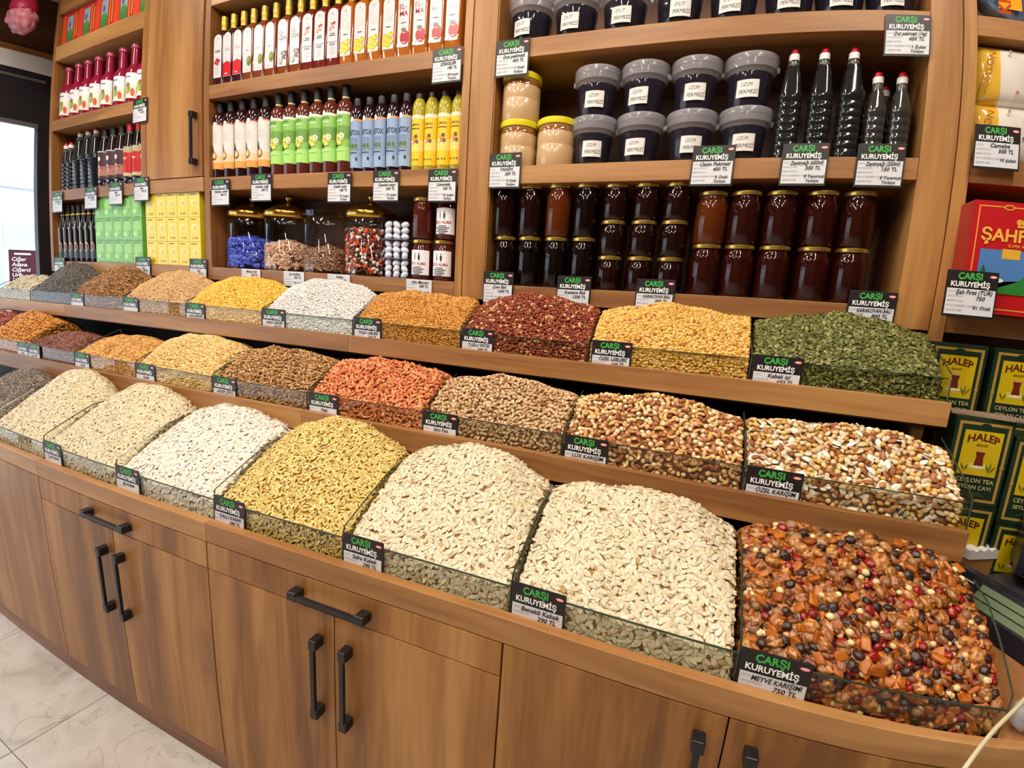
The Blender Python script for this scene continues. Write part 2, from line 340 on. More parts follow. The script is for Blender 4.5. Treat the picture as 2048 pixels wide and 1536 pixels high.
# ================================================================== BASE CABINETS
D0 = .86; RT = .8815; RB = .824; PT = .0755; DSM = .7405
XE = [.594 - .45 * k for k in range(12)]
def cabinet(x0, x1, label, drawer, handles=True, seam=True):
    t = thing('base_cabinet', label, 'cabinet', ((x0 + x1) / 2, D0, 0)); h = (x1 - x0) / 2
    ob('carcass', MB().box(-h + .002, h - .002, .02, .55, PT, RB - .002).mesh('carcass', mat('cabinet_gap', '2a120a', .8)), t)
    ob('plinth', MB().box(-h, h, .006, .03, 0, PT - .002).mesh('plinth', wood('plinth_laminate', 'x', '6c4229', '885a3a', 'a0704c')), t)
    top = DSM - .002 if drawer else RB - .003
    if seam: spans = [(-h + .002, -.0015, 1), (.0015, h - .002, -1)]
    else: spans = [(-h + .002, h - .002, 0)]
    for a0, a1, s in spans:
        d = ob('door', MB().box(a0, a1, 0, .019, PT, top, c=.0012).mesh('door', W_Z), t)
        if handles and s:
            hx = -.046 if s > 0 else .046
            hz = .557 if drawer else .66
            ob('handle', HM, d, (hx, 0, hz), (0, PI / 2, 0))
    if drawer:
        d = ob('drawer', MB().box(-h + .002, h - .002, 0, .019, DSM + .001, RB - .003, c=.0012).mesh('drawer', W_Z), t)
        ob('handle', HM, d, (-.006, 0, .778))
    return t
cabinet(-.306, .594, 'wooden base cabinet at the right end with two doors and no drawer', False)
cabinet(-1.206, -.306, 'wooden base cabinet in the middle with wide drawer above two doors', True)
cabinet(-2.106, -1.206, 'wooden base cabinet left of middle with wide drawer above two doors', True)
cabinet(-3.006, -2.106, 'plain wooden base cabinet nearest the glass door without handles', False, False, False)
cabinet(-4.10, -3.006, 'plain wooden base cabinet against the left wall without handles', False, False, False)
# ================================================================== TIERED DISPLAY COUNTER
TIER = [dict(y=.86, zt=RT, zb=RB, h=.055, yb=1.30), dict(y=1.212, zt=1.132, zb=1.062, h=.056, yb=1.55), dict(y=1.438, zt=1.373, zb=1.312, h=.056, yb=1.86)]
RW = [.026, .022, .022]
counter = thing('display_counter', 'three tier wooden display counter carrying the bulk nuts and seeds', 'counter', (0, D0, 0))
def cpart(nm, m, mt): return ob(nm, m.mesh(nm, mt), counter, (0, -D0, 0))
for k, T in enumerate(TIER):
    xs = [XL + .02, -1.206, .600] if k != 2 else [XL + .02, -3.03, -1.206, .604]
    if k == 0: xs = [XL + .02, -2.106, -1.206, 1.6]
    for a0, a1 in zip(xs, xs[1:]):
        cpart('rail', MB().box(a0 + .0004, a1 - .0004, T['y'], T['y'] + RW[k], T['zb'], T['zt'], c=.0012), W_X)
    zf = T['zb'] + .012
    x1 = .594 if k else .594
    cpart('tray_floor', MB().box(XL + .02, x1, T['y'] + RW[k] + .001, YB - .07 if k == 2 else TIER[k + 1]['y'] + RW[k + 1] + .20, zf - .02, zf), mat('tray_floor_dark', '2e1c12', .7))
cpart('riser_panel', MB().box(XL + .02, .59, 1.50, 1.515, .83, 1.07), mat('riser_dark', '1e110b', .8))
cpart('riser_panel', MB().box(XL + .02, .59, 1.70, 1.715, 1.07, 1.31), mat('riser_dark', '1e110b', .8))
t = thing('side_counter', 'low wooden counter top beside the display where the scale stands', 'counter', (1.1, 1.2, .855))
ob('counter_top', MB().box(-.502, .50, -.313, .66, 0, .0255, c=.001).mesh('counter_top', wood('counter_top_wood', 'y', '7a4a28', '96623a', 'ad7a4c', .35)), t)
cabx = cabinet(.594, 1.494, 'wooden base cabinet beyond the scale at the far right', False, False, True)
# glass trays
NAMES = ['bottom', 'middle', 'top']
for k, T in enumerate(TIER):
    y0 = T['y'] + RW[k] + .004
    g = thing('glass_tray', '%s tier row of clear glass compartments standing behind the wooden rail' % NAMES[k], 'tray', (0, y0, T['zt']))
    zt = T['h']; lo = T['zb'] - T['zt'] + .015
    for i in range(9 if k == 0 else 10):
        x1 = XE[i] if i else (.596 if k == 0 else .600); x0 = XE[i + 1]
        x0 = max(x0, XL + .03)
        ob('front_pane', MB().box(x0 + .003, x1 - .003, 0, .004, lo, zt).mesh('front_pane', GLASS), g)
        e = ob('edge_strip', MB().box(x0 + .003, x1 - .003, -.0002, .0042, zt - .0005, zt + .0016).mesh('edge_strip', GEDGE), g)
    rise = [(.005, .03), (.04, .047), (.11, .081), (.18, .112), (.25, .122)] if k == 0 else [(.005, .012), (.06, .038), (.14, .068), (.21, .094)]
    for i in range(10 if k == 0 else 11):
        x = XE[i] if i else (.596 if k == 0 else .602)
        if x < XL + .05: continue
        pts = [(0, lo), (0, zt)] + [(a_, zt + b_) for a_, b_ in rise]; pts += [(rise[-1][0], lo)]
        s = ob('side_pane', MB().prism(pts, -.002, .002).mesh('side_pane', GLASS), g, (x, 0, 0))
        ed = MB().tube([(0, 0, lo), (0, 0, zt)] + [(0, a_, zt + b_) for a_, b_ in rise], .0021, 4)
        ob('pane_edge', ed.mesh('pane_edge', GEDGE), s)
# ================================================================== SEEDS
SEEDCOL = bpy.data.collections.new('seed_shapes')            # not linked: sources for the heaps only
def seed_mat(name, stops, rough=.5, spec=.4, bump=.3, stripes=0):
    m, nt, b = nodes(name); L = nt.links
    oi = nt.nodes.new('ShaderNodeObjectInfo'); r = ramp_of(nt, stops); L.new(oi.outputs['Random'], r.inputs[0])
    tc = nt.nodes.new('ShaderNodeTexCoord'); n = nt.nodes.new('ShaderNodeTexNoise'); n.inputs['Scale'].default_value = 260; L.new(tc.outputs['Object'], n.inputs['Vector'])
    mx = nt.nodes.new('ShaderNodeMixRGB'); mx.blend_type = 'MULTIPLY'; mx.inputs[0].default_value = .18 + stripes
    r2 = ramp_of(nt, [(.35, 'b09880'), (.6, 'ffffff')]); L.new(n.outputs['Fac'], r2.inputs[0]); L.new(r.outputs[0], mx.inputs[1]); L.new(r2.outputs[0], mx.inputs[2])
    at = nt.nodes.new('ShaderNodeAttribute'); at.attribute_name = 'rim'; m2 = nt.nodes.new('ShaderNodeMixRGB'); m2.blend_type = 'MULTIPLY'; m2.inputs[2].default_value = (.50, .30, .13, 1)
    L.new(at.outputs['Fac'], m2.inputs[0]); L.new(mx.outputs[0], m2.inputs[1]); L.new(m2.outputs[0], b.inputs['Base Color']); b.inputs['Roughness'].default_value = rough; b.inputs['Specular IOR Level'].default_value = spec
    MATS[name] = m; return m
def ell(lx, ly, lz, taper=0, seg=10, ring=6, bend=0, wr=0, rim=0, seed=0):
    """almond/seed shape along x"""
    rr = np.random.RandomState(seed); vs_ = []; fs = []
    for i in range(ring + 1):
        u = -math.cos(PI * i / ring); rad = math.sin(PI * i / ring) ** 1.15
        for k in range(seg):
            a = 2 * PI * k / seg; x = u; y = rad * math.cos(a) * (1 - taper * u); z = rad * math.sin(a) * (1 - taper * u)
            q = 1 + (rr.uniform(-wr, wr) if wr else 0)
            z_ = z * lz / 2 * q + bend * (x * x)
            y_ = y * ly / 2 * q
            if rim: z_ *= (1 - rim * abs(math.cos(a)) ** 6 * .0)
            vs_.append((x * lx / 2, y_, z_))
    for i in range(ring):
        for k in range(seg):
            k2 = (k + 1) % seg; fs.append((i * seg + k, (i + 1) * seg + k, (i + 1) * seg + k2, i * seg + k2))
    m = MB(); m.add(vs_, fs); m.rim = [abs(math.cos(2 * PI * k / seg)) ** 10 for i in range(ring + 1) for k in range(seg)]; return m
def curved(lx, th, ang, seed=0):
    m = MB(); pts = []; rs = []
    for i in range(9):
        a = (i / 8 - .5) * ang; pts.append((lx * .5 * math.sin(a) / math.sin(ang / 2), lx * .42 * (1 - math.cos(a)), 0)); rs.append(th * .5 * max(.25, math.sin(PI * (.12 + .8 * i / 8)) ** .7))
    m.tube(pts, rs, 8); return m
def lumpy(r, amp, seed, sub=2, flat=.6, ridges=5):
    import bmesh
    bm = bmesh.new(); bmesh.ops.create_icosphere(bm, subdivisions=sub, radius=1); rr = np.random.RandomState(seed); ph = rr.uniform(0, 6, 6)
    for v in bm.verts:
        c = v.co; q = 1 + amp * (math.sin(ridges * c.x * 1.7 + ph[0]) * math.sin(ridges * c.y * 1.9 + ph[1]) + .6 * math.sin(ridges * 2 * c.z + ph[2] + 3 * c.x) + .4 * rr.uniform(-1, 1))
        v.co = Vector((c.x * r * q, c.y * r * .82 * q, c.z * r * flat * q))
    m = MB(); m.add([v.co[:] for v in bm.verts], [[v.index for v in f.verts] for f in bm.faces]); bm.free(); return m
SHAPES = {}
def shape(key, mb, mt):
    c = SHAPES.setdefault(key, bpy.data.collections.new('shapes_' + key))
    me = mb.mesh(key, mt, 'all')
    if getattr(mb, 'rim', None) and key.startswith('pumpkin'):
        a_ = me.attributes.new('rim', 'FLOAT', 'POINT'); a_.data.foreach_set('value', mb.rim)
    o = bpy.data.objects.new('%02d_%s' % (len(c.objects), key), me); c.objects.link(o); return o
M_ = seed_mat
shape('pumpkin_cream', ell(.0225, .0120, .0034, .22, seg=14), M_('s_cream', [(0, 'c8bc9a'), (.5, 'd4caac'), (.93, 'ddd4bc'), (.99, 'b08c5c')]))
shape('pumpkin_cream', ell(.0215, .0108, .0030, .28, seg=14), MATS['s_cream'])
shape('pumpkin_white', ell(.024, .0135, .0034, .22, seg=14), M_('s_white', [(0, 'd2c8b8'), (.5, 'ddd5c9'), (1, 'e6e0d6')]))
shape('pumpkin_white', ell(.0225, .0120, .0030, .28, seg=14), MATS['s_white'])
shape('pumpkin_yellow', ell(.021, .0075, .0040, .2), M_('s_yellow', [(0, 'c8ac5c'), (.45, 'd8c070'), (.85, 'e2d08c'), (.98, 'b0803e')]))
shape('pumpkin_small', ell(.019, .0098, .0030, .28, seg=14), M_('s_small', [(0, 'c4b590'), (.5, 'd1c4a2'), (1, 'dacfb6')]))
shape('sunflower', ell(.015, .006, .0040, .4), M_('s_sun', [(0, '4c4038'), (.5, '6b5c50'), (.85, '877566'), (1, 'b9a996')]))
shape('sunflower_dark', ell(.015, .006, .0040, .4), M_('s_sund', [(0, '3f3833'), (.6, '5a514a'), (1, '80756b')]))
shape('pumpkin_green', ell(.0155, .008, .0030, .3), M_('s_green', [(0, '474c1f'), (.4, '5f6429'), (.75, '7c7e3c'), (.94, 'a3a068')]))
shape('pumpkin_green', ell(.014, .0085, .0026, .25), MATS['s_green'])
shape('chickpea_yellow', ell(.0115, .0108, .0105, .1, wr=.05), M_('s_chy', [(0, 'cf9c40'), (.5, 'e2b75c'), (.9, 'eccb7e'), (.98, 'b0642c')]))
shape('chickpea_gold', ell(.0102, .0094, .0092, .1, wr=.06), M_('s_chg', [(0, 'a86a22'), (.5, 'c98a38'), (.9, 'dba656')]))
shape('chickpea_white', ell(.0125, .0118, .0112, .05, wr=.07), M_('s_chw', [(0, 'cbc8c4'), (.6, 'd9d7d5'), (1, 'e4e4e4')]))
shape('corn_yellow', ell(.0115, .0105, .009, .15, wr=.08), M_('s_corn', [(0, 'd9a02c'), (.5, 'ebbc48'), (1, 'f3d070')]))
shape('peanut_red', ell(.0145, .0095, .0092, .05, wr=.04), M_('s_pred', [(0, '6e2c1a'), (.5, '924228'), (.86, 'ab5a38'), (.93, 'd2a270'), (1, 'dcbc88')]))
shape('peanut_red', ell(.0125, .0098, .0095, .0, wr=.04), MATS['s_pred'])
shape('nut_beige', ell(.0175, .0098, .0088, .2), M_('s_pist', [(0, 'b48c60'), (.5, 'cfac80'), (.9, 'dfc29a'), (.98, '8a4a2a')]))
shape('nut_beige', ell(.016, .0105, .0095, .1), MATS['s_pist'])
shape('nut_brown', ell(.0165, .0092, .007, .2), M_('s_antep', [(0, '96683c'), (.5, 'b48852'), (.9, 'cba36c'), (.98, '6c3c20')]))
shape('cashew_orange', curved(.021, .009, 2.6), M_('s_cash', [(0, 'c2683a'), (.5, 'd98452'), (.9, 'e6a070')]))
shape('cashew_orange', ell(.016, .009, .0085, .1), MATS['s_cash'])
shape('hazelnut_cream', ell(.0138, .0125, .0122, .12), M_('s_haz', [(0, 'cba45e'), (.5, 'deba76'), (1, 'ead099')]))
shape('hazelnut_gold', ell(.0142, .0128, .0125, .12), M_('s_hazg', [(0, 'a86e30'), (.5, 'cb9448'), (1, 'e0b468')]))
shape('dark_red', lumpy(.008, .12, 3, 1, .6), M_('s_dred', [(0, '5c2a20'), (.6, '7c4230'), (1, '9a6448')]))
shape('orange_dried', lumpy(.011, .14, 4, 1, .5), M_('s_odr', [(0, 'b06a20'), (.6, 'cc8430'), (1, 'dca04c')]))
shape('red_dried', lumpy(.010, .14, 5, 1, .5), M_('s_rdr', [(0, '7a3020'), (.6, '9c4a30'), (1, 'b46a48')]))
shape('tan_crumb', ell(.0115, .006, .005, .1, wr=.1), M_('s_tan', [(0, 'b88c58'), (.6, 'cda672'), (1, 'ddbe90')]))
shape('brown_mixed', lumpy(.0075, .12, 6, 1, .7), M_('s_bmx', [(0, '6a4424'), (.5, '94653a'), (.85, 'b88a50')]))
# mixes
al = M_('s_almond', [(0, '8c4c26'), (.6, 'a9683a'), (1, 'c08a58')]); cs = M_('s_cashc', [(0, 'd9a258'), (.6, 'e6bb7c'), (1, 'efd09c')]); hz = M_('s_hazl', [(0, 'ddb27a'), (.6, 'ebcd9c'), (1, 'f2ddb8')])
for s_ in (ell(.023, .0125, .008, .3), ell(.022, .012, .0075, .3)): shape('mix_lux', s_, al)
shape('mix_lux', curved(.023, .0095, 2.6), cs); shape('mix_lux', ell(.0142, .013, .0128, .1), hz); shape('mix_lux', ell(.0175, .011, .009, .1), M_('s_pstc', [(0, 'c08e58'), (.7, 'd8b07c')])); shape('mix_lux', ell(.014, .0128, .0125, .1), hz)
shape('mix_special', ell(.023, .0125, .008, .3), al); shape('mix_special', ell(.0145, .0125, .0122, .1), hz); shape('mix_special', ell(.015, .0105, .0098, .1), MATS['s_chy']); shape('mix_special', ell(.024, .0145, .0040, .2), M_('s_bigw', [(0, 'f4ecdc'), (1, 'fffaf0')])); shape('mix_special', ell(.0145, .0098, .0092, .1), MATS['s_pstc']); shape('mix_special', ell(.013, .0122, .012, .1), hz); shape('mix_special', ell(.022, .012, .0042, .3), MATS['s_small'])
def fruit_mat(name, col, col2, rough=.45, coat=.15, pt=False):
    m, nt, b = nodes(name); L = nt.links; oi = nt.nodes.new('ShaderNodeObjectInfo')
    tc = nt.nodes.new('ShaderNodeTexCoord'); n = nt.nodes.new('ShaderNodeTexNoise'); n.inputs['Scale'].default_value = 120; L.new(tc.outputs['Object'], n.inputs['Vector'])
    ad = nt.nodes.new('ShaderNodeMath'); ad.operation = 'MULTIPLY_ADD'; ad.inputs[1].default_value = .5; L.new(oi.outputs['Random'], ad.inputs[0]); L.new(n.outputs['Fac'], ad.inputs[2])
    r = ramp_of(nt, [(.3, col), (.95, col2)]); L.new(ad.outputs[0], r.inputs[0]); src = r.outputs[0]
    if pt:
        g = nt.nodes.new('ShaderNodeNewGeometry'); r3 = ramp_of(nt, [(.44, '4a2810'), (.50, 'b08458'), (.56, 'ffffff')]); L.new(g.outputs['Pointiness'], r3.inputs[0]); m3 = nt.nodes.new('ShaderNodeMixRGB'); m3.blend_type = 'MULTIPLY'; m3.inputs[0].default_value = 1  # creases darkened in the colour, as shade in the kernel folds
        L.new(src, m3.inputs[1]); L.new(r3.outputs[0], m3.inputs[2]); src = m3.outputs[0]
    L.new(src, b.inputs['Base Color'])
    b.inputs['Roughness'].default_value = rough; b.inputs['Coat Weight'].default_value = coat; b.inputs['Coat Roughness'].default_value = .25
    bp = nt.nodes.new('ShaderNodeBump'); bp.inputs['Strength'].default_value = .5; bp.inputs['Distance'].default_value = .001; L.new(n.outputs['Fac'], bp.inputs['Height']); L.new(bp.outputs[0], b.inputs['Normal'])
    MATS[name] = m; return m
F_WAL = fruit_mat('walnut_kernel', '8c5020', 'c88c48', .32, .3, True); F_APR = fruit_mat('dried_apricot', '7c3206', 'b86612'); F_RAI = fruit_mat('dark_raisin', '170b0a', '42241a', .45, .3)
F_CRA = fruit_mat('dried_cranberry', '560806', '98180e', .35, .3); F_BRN = fruit_mat('brown_raisin', '46200e', '84481f', .4, .2); F_ALM = fruit_mat('raw_almond', '6c3818', '9a5e30'); F_HAZ = fruit_mat('blanched_hazelnut', 'c89c5c', 'ecd4a0'); F_FIG = fruit_mat('dried_fig', '6a4426', '9a7048')
def apricot(seed):
    rr = np.random.RandomState(seed); m = MB(); m.box(-.012, .012, -.0085, .0085, -.0045, .0045, c=.003)
    m.v = [(x * (1 + rr.uniform(-.12, .12)) + .25 * y, y * (1 + rr.uniform(-.15, .15)), z + rr.uniform(-.001, .001) + 20 * x * x) for x, y, z in m.v]; return m
def walnut(r, seed):
    import bmesh
    bm = bmesh.new(); bmesh.ops.create_icosphere(bm, subdivisions=3, radius=1); rr = np.random.RandomState(seed); p_ = rr.uniform(0, 6, 8)
    for v in bm.verts:
        c = v.co.copy(); g = abs(math.sin(6.5 * c.x + p_[0] + 2.2 * math.sin(4 * c.y + p_[1]))) * .5 + abs(math.sin(8 * c.y + p_[2] + 2 * math.sin(5 * c.x + p_[3]))) * .5
        q = .62 + .62 * g - (.30 if abs(c.y) < .13 and c.z > 0 else 0) + rr.uniform(-.05, .05)
        v.co = Vector((c.x * r * q * 1.05, c.y * r * .82 * q, c.z * r * .62 * q))
    m = MB(); m.add([v.co[:] for v in bm.verts], [[v.index for v in f.verts] for f in bm.faces]); bm.free(); return m
FRUIT = {
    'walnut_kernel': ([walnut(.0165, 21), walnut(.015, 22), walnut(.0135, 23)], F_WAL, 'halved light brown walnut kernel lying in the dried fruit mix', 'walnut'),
    'dried_apricot': ([apricot(1), apricot(2), apricot(3)], F_APR, 'piece of orange dried apricot lying in the dried fruit mix', 'dried fruit'),
    'dark_raisin': ([lumpy(.0098, .16, 31, 3, .65, 7), lumpy(.0115, .17, 32, 3, .55, 8)], F_RAI, 'wrinkled near black raisin lying in the dried fruit mix', 'raisin'),
    'dried_cranberry': ([lumpy(.0092, .15, 41, 3, .55, 6), lumpy(.0108, .15, 42, 3, .5, 7)], F_CRA, 'glossy dark red cranberry lying in the dried fruit mix', 'dried fruit'),
    'golden_raisin': ([ell(.021, .0105, .009, .15, wr=.10, seed=5), ell(.018, .011, .009, .1, wr=.12, seed=6)], F_BRN, 'wrinkled brown raisin lying in the dried fruit mix', 'raisin'),
    'almond': ([ell(.025, .014, .0085, .3), ell(.023, .0125, .008, .25)], F_ALM, 'brown skinned almond lying in the dried fruit mix', 'almond'),
    'hazelnut': ([ell(.0145, .0132, .013, .12, wr=.03), ell(.013, .0125, .012, .1, wr=.03)], F_HAZ, 'pale blanched hazelnut lying in the dried fruit mix', 'hazelnut'),
    'dried_fig_piece': ([lumpy(.0125, .1, 51, 2, .75, 5)], F_FIG, 'tan wrinkled dried fruit piece lying in the dried fruit mix', 'dried fruit'),
}
for kk, (mbs, mt, _, _) in FRUIT.items():
    for mb in (mbs[:1] if kk == 'walnut_kernel' else mbs): shape('fruit_all', mb, mt)
shape('fruit_all', FRUIT['dark_raisin'][0][0], F_RAI)
NG = {}
def seed_group(key):
    if key in NG: return NG[key]
    g = bpy.data.node_groups.new('scatter_' + key, 'GeometryNodeTree')
    g.interface.new_socket('Geometry', in_out='INPUT', socket_type='NodeSocketGeometry'); g.interface.new_socket('Geometry', in_out='OUTPUT', socket_type='NodeSocketGeometry')
    N = g.nodes; L = g.links; gi = N.new('NodeGroupInput'); go = N.new('NodeGroupOutput')
    def at(n, ty):
        a_ = N.new('GeometryNodeInputNamedAttribute'); a_.data_type = ty; a_.inputs['Name'].default_value = n; return a_.outputs['Attribute']
    iop = N.new('GeometryNodeInstanceOnPoints'); ci = N.new('GeometryNodeCollectionInfo'); ci.inputs['Collection'].default_value = SHAPES[key]
    ci.inputs['Separate Children'].default_value = True; ci.inputs['Reset Children'].default_value = True
    L.new(gi.outputs[0], iop.inputs['Points']); L.new(at('pt', 'BOOLEAN'), iop.inputs['Selection']); L.new(ci.outputs[0], iop.inputs['Instance'])
    iop.inputs['Pick Instance'].default_value = True; L.new(at('idx', 'INT'), iop.inputs['Instance Index'])
    L.new(at('rot', 'FLOAT_VECTOR'), iop.inputs['Rotation']); L.new(at('scl', 'FLOAT'), iop.inputs['Scale'])
    j = N.new('GeometryNodeJoinGeometry'); L.new(gi.outputs[0], j.inputs[0]); L.new(iop.outputs[0], j.inputs[0]); L.new(j.outputs[0], go.inputs[0])
    NG[key] = g; return g
def eulers(nrm, yaw, tilt):
    out = np.empty((len(nrm), 3))
    for i, n in enumerate(nrm):
        q = Vector(n).to_track_quat('Z', 'Y').to_matrix() @ Matrix.Rotation(yaw[i], 3, 'Z') @ Matrix.Rotation(tilt[i, 0], 3, 'X') @ Matrix.Rotation(tilt[i, 1], 3, 'Y')
        e = q.to_euler(); out[i] = e[:]
    return out
def scatter_object(name, key, base, pts, nrm, fill, scl=(.9, 1.1), tilt=.35, align=None):  # fill: base darkened in colour to stand for shade between the pieces
    n = len(pts); k = len(SHAPES[key].objects)
    o0 = len(base.v); me = bpy.data.meshes.new(name)
    me.from_pydata(list(base.v) + [tuple(p) for p in pts], [], base.f); me.materials.append(fill)
    me.polygons.foreach_set('use_smooth', [True] * len(base.f))
    tot = o0 + n
    yaw = NR.uniform(0, 2 * PI, n) if align is None else NR.normal(align, .7, n) + PI * NR.randint(0, 2, n)
    tl = NR.normal(0, tilt, (n, 2)); e = np.zeros((tot, 3)); e[o0:] = eulers(nrm, yaw, tl)
    a_ = me.attributes.new('rot', 'FLOAT_VECTOR', 'POINT'); a_.data.foreach_set('vector', e.ravel())
    s = np.ones(tot); s[o0:] = NR.uniform(scl[0], scl[1], n); a_ = me.attributes.new('scl', 'FLOAT', 'POINT'); a_.data.foreach_set('value', s)
    ii = np.zeros(tot, int); ii[o0:] = NR.randint(0, k, n); a_ = me.attributes.new('idx', 'INT', 'POINT'); a_.data.foreach_set('value', ii)
    b_ = np.zeros(tot, bool); b_[o0:] = True; a_ = me.attributes.new('pt', 'BOOLEAN', 'POINT'); a_.data.foreach_set('value', b_)
    o = ob(name, me); md = o.modifiers.new('scatter', 'NODES'); md.node_group = seed_group(key); return o
def heap_z(X0, X1, T, k, ph, ec=0, edge=0, left=0, right=0):
    y0 = T['y'] + RW[k] + .009
    if k == 0: zf, zc, ze, yp, ymax, zclip = .925, 1.128, 1.066, 1.165, 1.30, 1.040
    elif k == 1: zf, zc, ze, yp, ymax, zclip = 1.178, 1.305, 1.270, 1.385, 1.54, 1.292
    else: zf, zc, ze, yp, ymax, zclip = 1.422, 1.562, 1.522, 1.615, 1.78, 1.518
    zc += ec; ze += edge; lim = {0: 1.196, 1: 1.43, 2: 1.642}[k]
    def f(x, y):
        u = (x - X0) / (X1 - X0); s = np.clip((y - y0) / (yp - y0), 0, 2)
        zp = ze + (zc - ze) * np.sin(PI * np.clip(u, 0, 1)) ** .75
        if left: zp = np.where(u < .5, np.maximum(zp, ze + left), zp)
        if right: zp = np.where(u > .5, np.maximum(zp, ze + right), zp)
        z = np.where(s < 1, zf + (zp - zf) * (1 - (1 - s) ** 1.35), zp - (s - 1) * (.16 if k != 1 else .04))
        z = z + .005 * np.sin(23 * x + ph) * np.cos(19 * y + 2 * ph) + .003 * np.sin(51 * x + 3 * ph + 17 * y)
        return np.where(y > lim, np.minimum(z, zclip), z)
    return f, y0, ymax, zf
HN = {'mix_lux': 'nut_mix', 'mix_special': 'nut_and_seed_mix', 'fruit_all': 'dried_fruit', 'red_dried': 'dried_fruit', 'orange_dried': 'dried_apricot', 'dark_red': 'dried_berry', 'nut_beige': 'pistachio', 'nut_brown': 'pistachio', 'chickpea_gold': 'roasted_chickpea', 'chickpea_yellow': 'roasted_chickpea', 'chickpea_white': 'sugared_chickpea', 'hazelnut_cream': 'hazelnut', 'hazelnut_gold': 'hazelnut', 'pumpkin_small': 'pumpkin_seed', 'pumpkin_white': 'pumpkin_seed', 'pumpkin_cream': 'pumpkin_seed', 'pumpkin_yellow': 'yellow_seed', 'pumpkin_green': 'pumpkin_kernel', 'corn_yellow': 'roasted_corn', 'cashew_orange': 'cashew', 'peanut_red': 'peanut', 'tan_crumb': 'small_kernel', 'brown_mixed': 'nut_crumb', 'sunflower': 'sunflower_seed', 'sunflower_dark': 'sunflower_seed'}
def heap(bin_i, k, key, label, fillc, size, ec=0, edge=0, tilt=.35, bottom=None, dens=None, scl=(.88, 1.12), left=0, right=0, sub=None, x0=None, x1=None):
    X1 = XE[bin_i] if x1 is None else x1; X0 = XE[bin_i + 1] if x0 is None else x0
    rnd_shape = any(q in key for q in ('chick', 'hazel', 'corn', 'peanut', 'mix_', 'nut_', 'cashew', 'dried', 'dark_red', 'brown_mixed'))
    X0 += .006; X1 -= .006; T = TIER[k]
    f, y0, ymax, zf = heap_z(X0, X1, T, k, bin_i * 1.7 + k, ec, edge, left, right)
    zb = T['zb'] + .014; y0s = y0 + size * .25 + (.010 if key == 'fruit_all' else 0)
    nx, ny = 24, 22; g = MB(); vs_ = []; fs = []; off = size * .35
    for j in range(ny + 1):
        for i in range(nx + 1):
            x = X0 + off + (X1 - X0 - 2 * off) * i / nx; y = y0s + off + (ymax - y0s - off) * j / ny
            vs_.append((x, y, max(float(f(x, y)) - size * (.60 if rnd_shape else .22), zb + .002)))
    for j in range(ny):
        for i in range(nx): a_ = j * (nx + 1) + i; fs.append((a_, a_ + 1, a_ + nx + 2, a_ + nx + 1))
    b0 = len(vs_)
    ring = [i for i in range(nx + 1)] + [j * (nx + 1) + nx for j in range(1, ny + 1)] + [ny * (nx + 1) + i for i in range(nx - 1, -1, -1)] + [j * (nx + 1) for j in range(ny - 1, 0, -1)]
    for r_ in ring: vs_.append((vs_[r_][0], vs_[r_][1], zb))
    n_ = len(ring)
    for i in range(n_): fs.append((ring[i], b0 + i, b0 + (i + 1) % n_, ring[(i + 1) % n_]))
    fs.append(tuple(b0 + i for i in range(n_ - 1, -1, -1)))
    g.v = vs_; g.f = fs; g.m = [0] * len(fs)
    sp = size * (.70 if rnd_shape else .52) / math.sqrt(dens or 1.0)
    def grid(ua, ub, va, vb):
        U, V = np.meshgrid(np.arange(ua, ub, sp), np.arange(va, vb, sp)); jt = .33 if rnd_shape else .5; U = (U + (np.arange(U.shape[0]) % 2)[:, None] * sp / 2).ravel() + NR.uniform(-jt, jt, U.size) * sp; V = V.ravel() + NR.uniform(-jt, jt, V.size) * sp
        return np.clip(U, ua, ub), np.clip(V, va, vb)
    P_ = []; N_ = []
    ydeep = ymax if k == 2 else min(ymax, TIER[k + 1]['y'] + .06)
    for layer, dz in ((0, 0), (1, -size * (.42 if rnd_shape else .10))):
        x, y = grid(X0 + size * .3, X1 - size * .3, y0s + size * .1, ydeep)
        z = f(x, y) + dz; e = .004
        nx_ = -(f(x + e, y) - f(x - e, y)) / (2 * e); ny_ = -(f(x, y + e) - f(x, y - e)) / (2 * e)
        P_.append(np.stack([x, y, z], 1)); N_.append(np.stack([nx_, ny_, np.ones_like(nx_)], 1))
    x, z = grid(X0 + size * .3, X1 - size * .3, T['zt'] - .02, zf + .002)
    P_.append(np.stack([x, np.full_like(x, y0s) + NR.uniform(0, .003, x.size), z], 1)); N_.append(np.tile([[0, -1, .25]], (x.size, 1)))
    for sx, on in ((X1 - size * .2, True), (X0 + size * .2, True)):
        y, z = grid(y0s, y0s + .30, T['zt'] - .01, T['zt'] + .24)
        okm = z < f(np.full_like(y, sx), y) - .004; y = y[okm]; z = z[okm]
        P_.append(np.stack([np.full_like(y, sx), y, z], 1)); N_.append(np.tile([[1 if sx > X0 + .1 else -1, 0, .2]], (y.size, 1)))
    P_ = np.concatenate(P_); N_ = np.concatenate(N_)
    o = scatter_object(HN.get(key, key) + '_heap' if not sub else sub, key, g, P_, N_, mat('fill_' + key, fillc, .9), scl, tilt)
    cx = (X0 + X1) / 2
    tag(o, label, 'seeds' if 'pumpkin' in key or 'sun' in key else 'nuts', 'bulk heaps in the glass compartments', 'stuff')
    return f
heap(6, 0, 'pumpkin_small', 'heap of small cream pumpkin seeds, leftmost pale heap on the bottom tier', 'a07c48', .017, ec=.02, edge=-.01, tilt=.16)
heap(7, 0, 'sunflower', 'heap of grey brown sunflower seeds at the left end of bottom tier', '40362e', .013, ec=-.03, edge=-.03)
heap(5, 0, 'pumpkin_small', 'heap of cream pumpkin seeds between the leftmost pale heap and white seeds', 'a07c48', .017, ec=.014, tilt=.16)
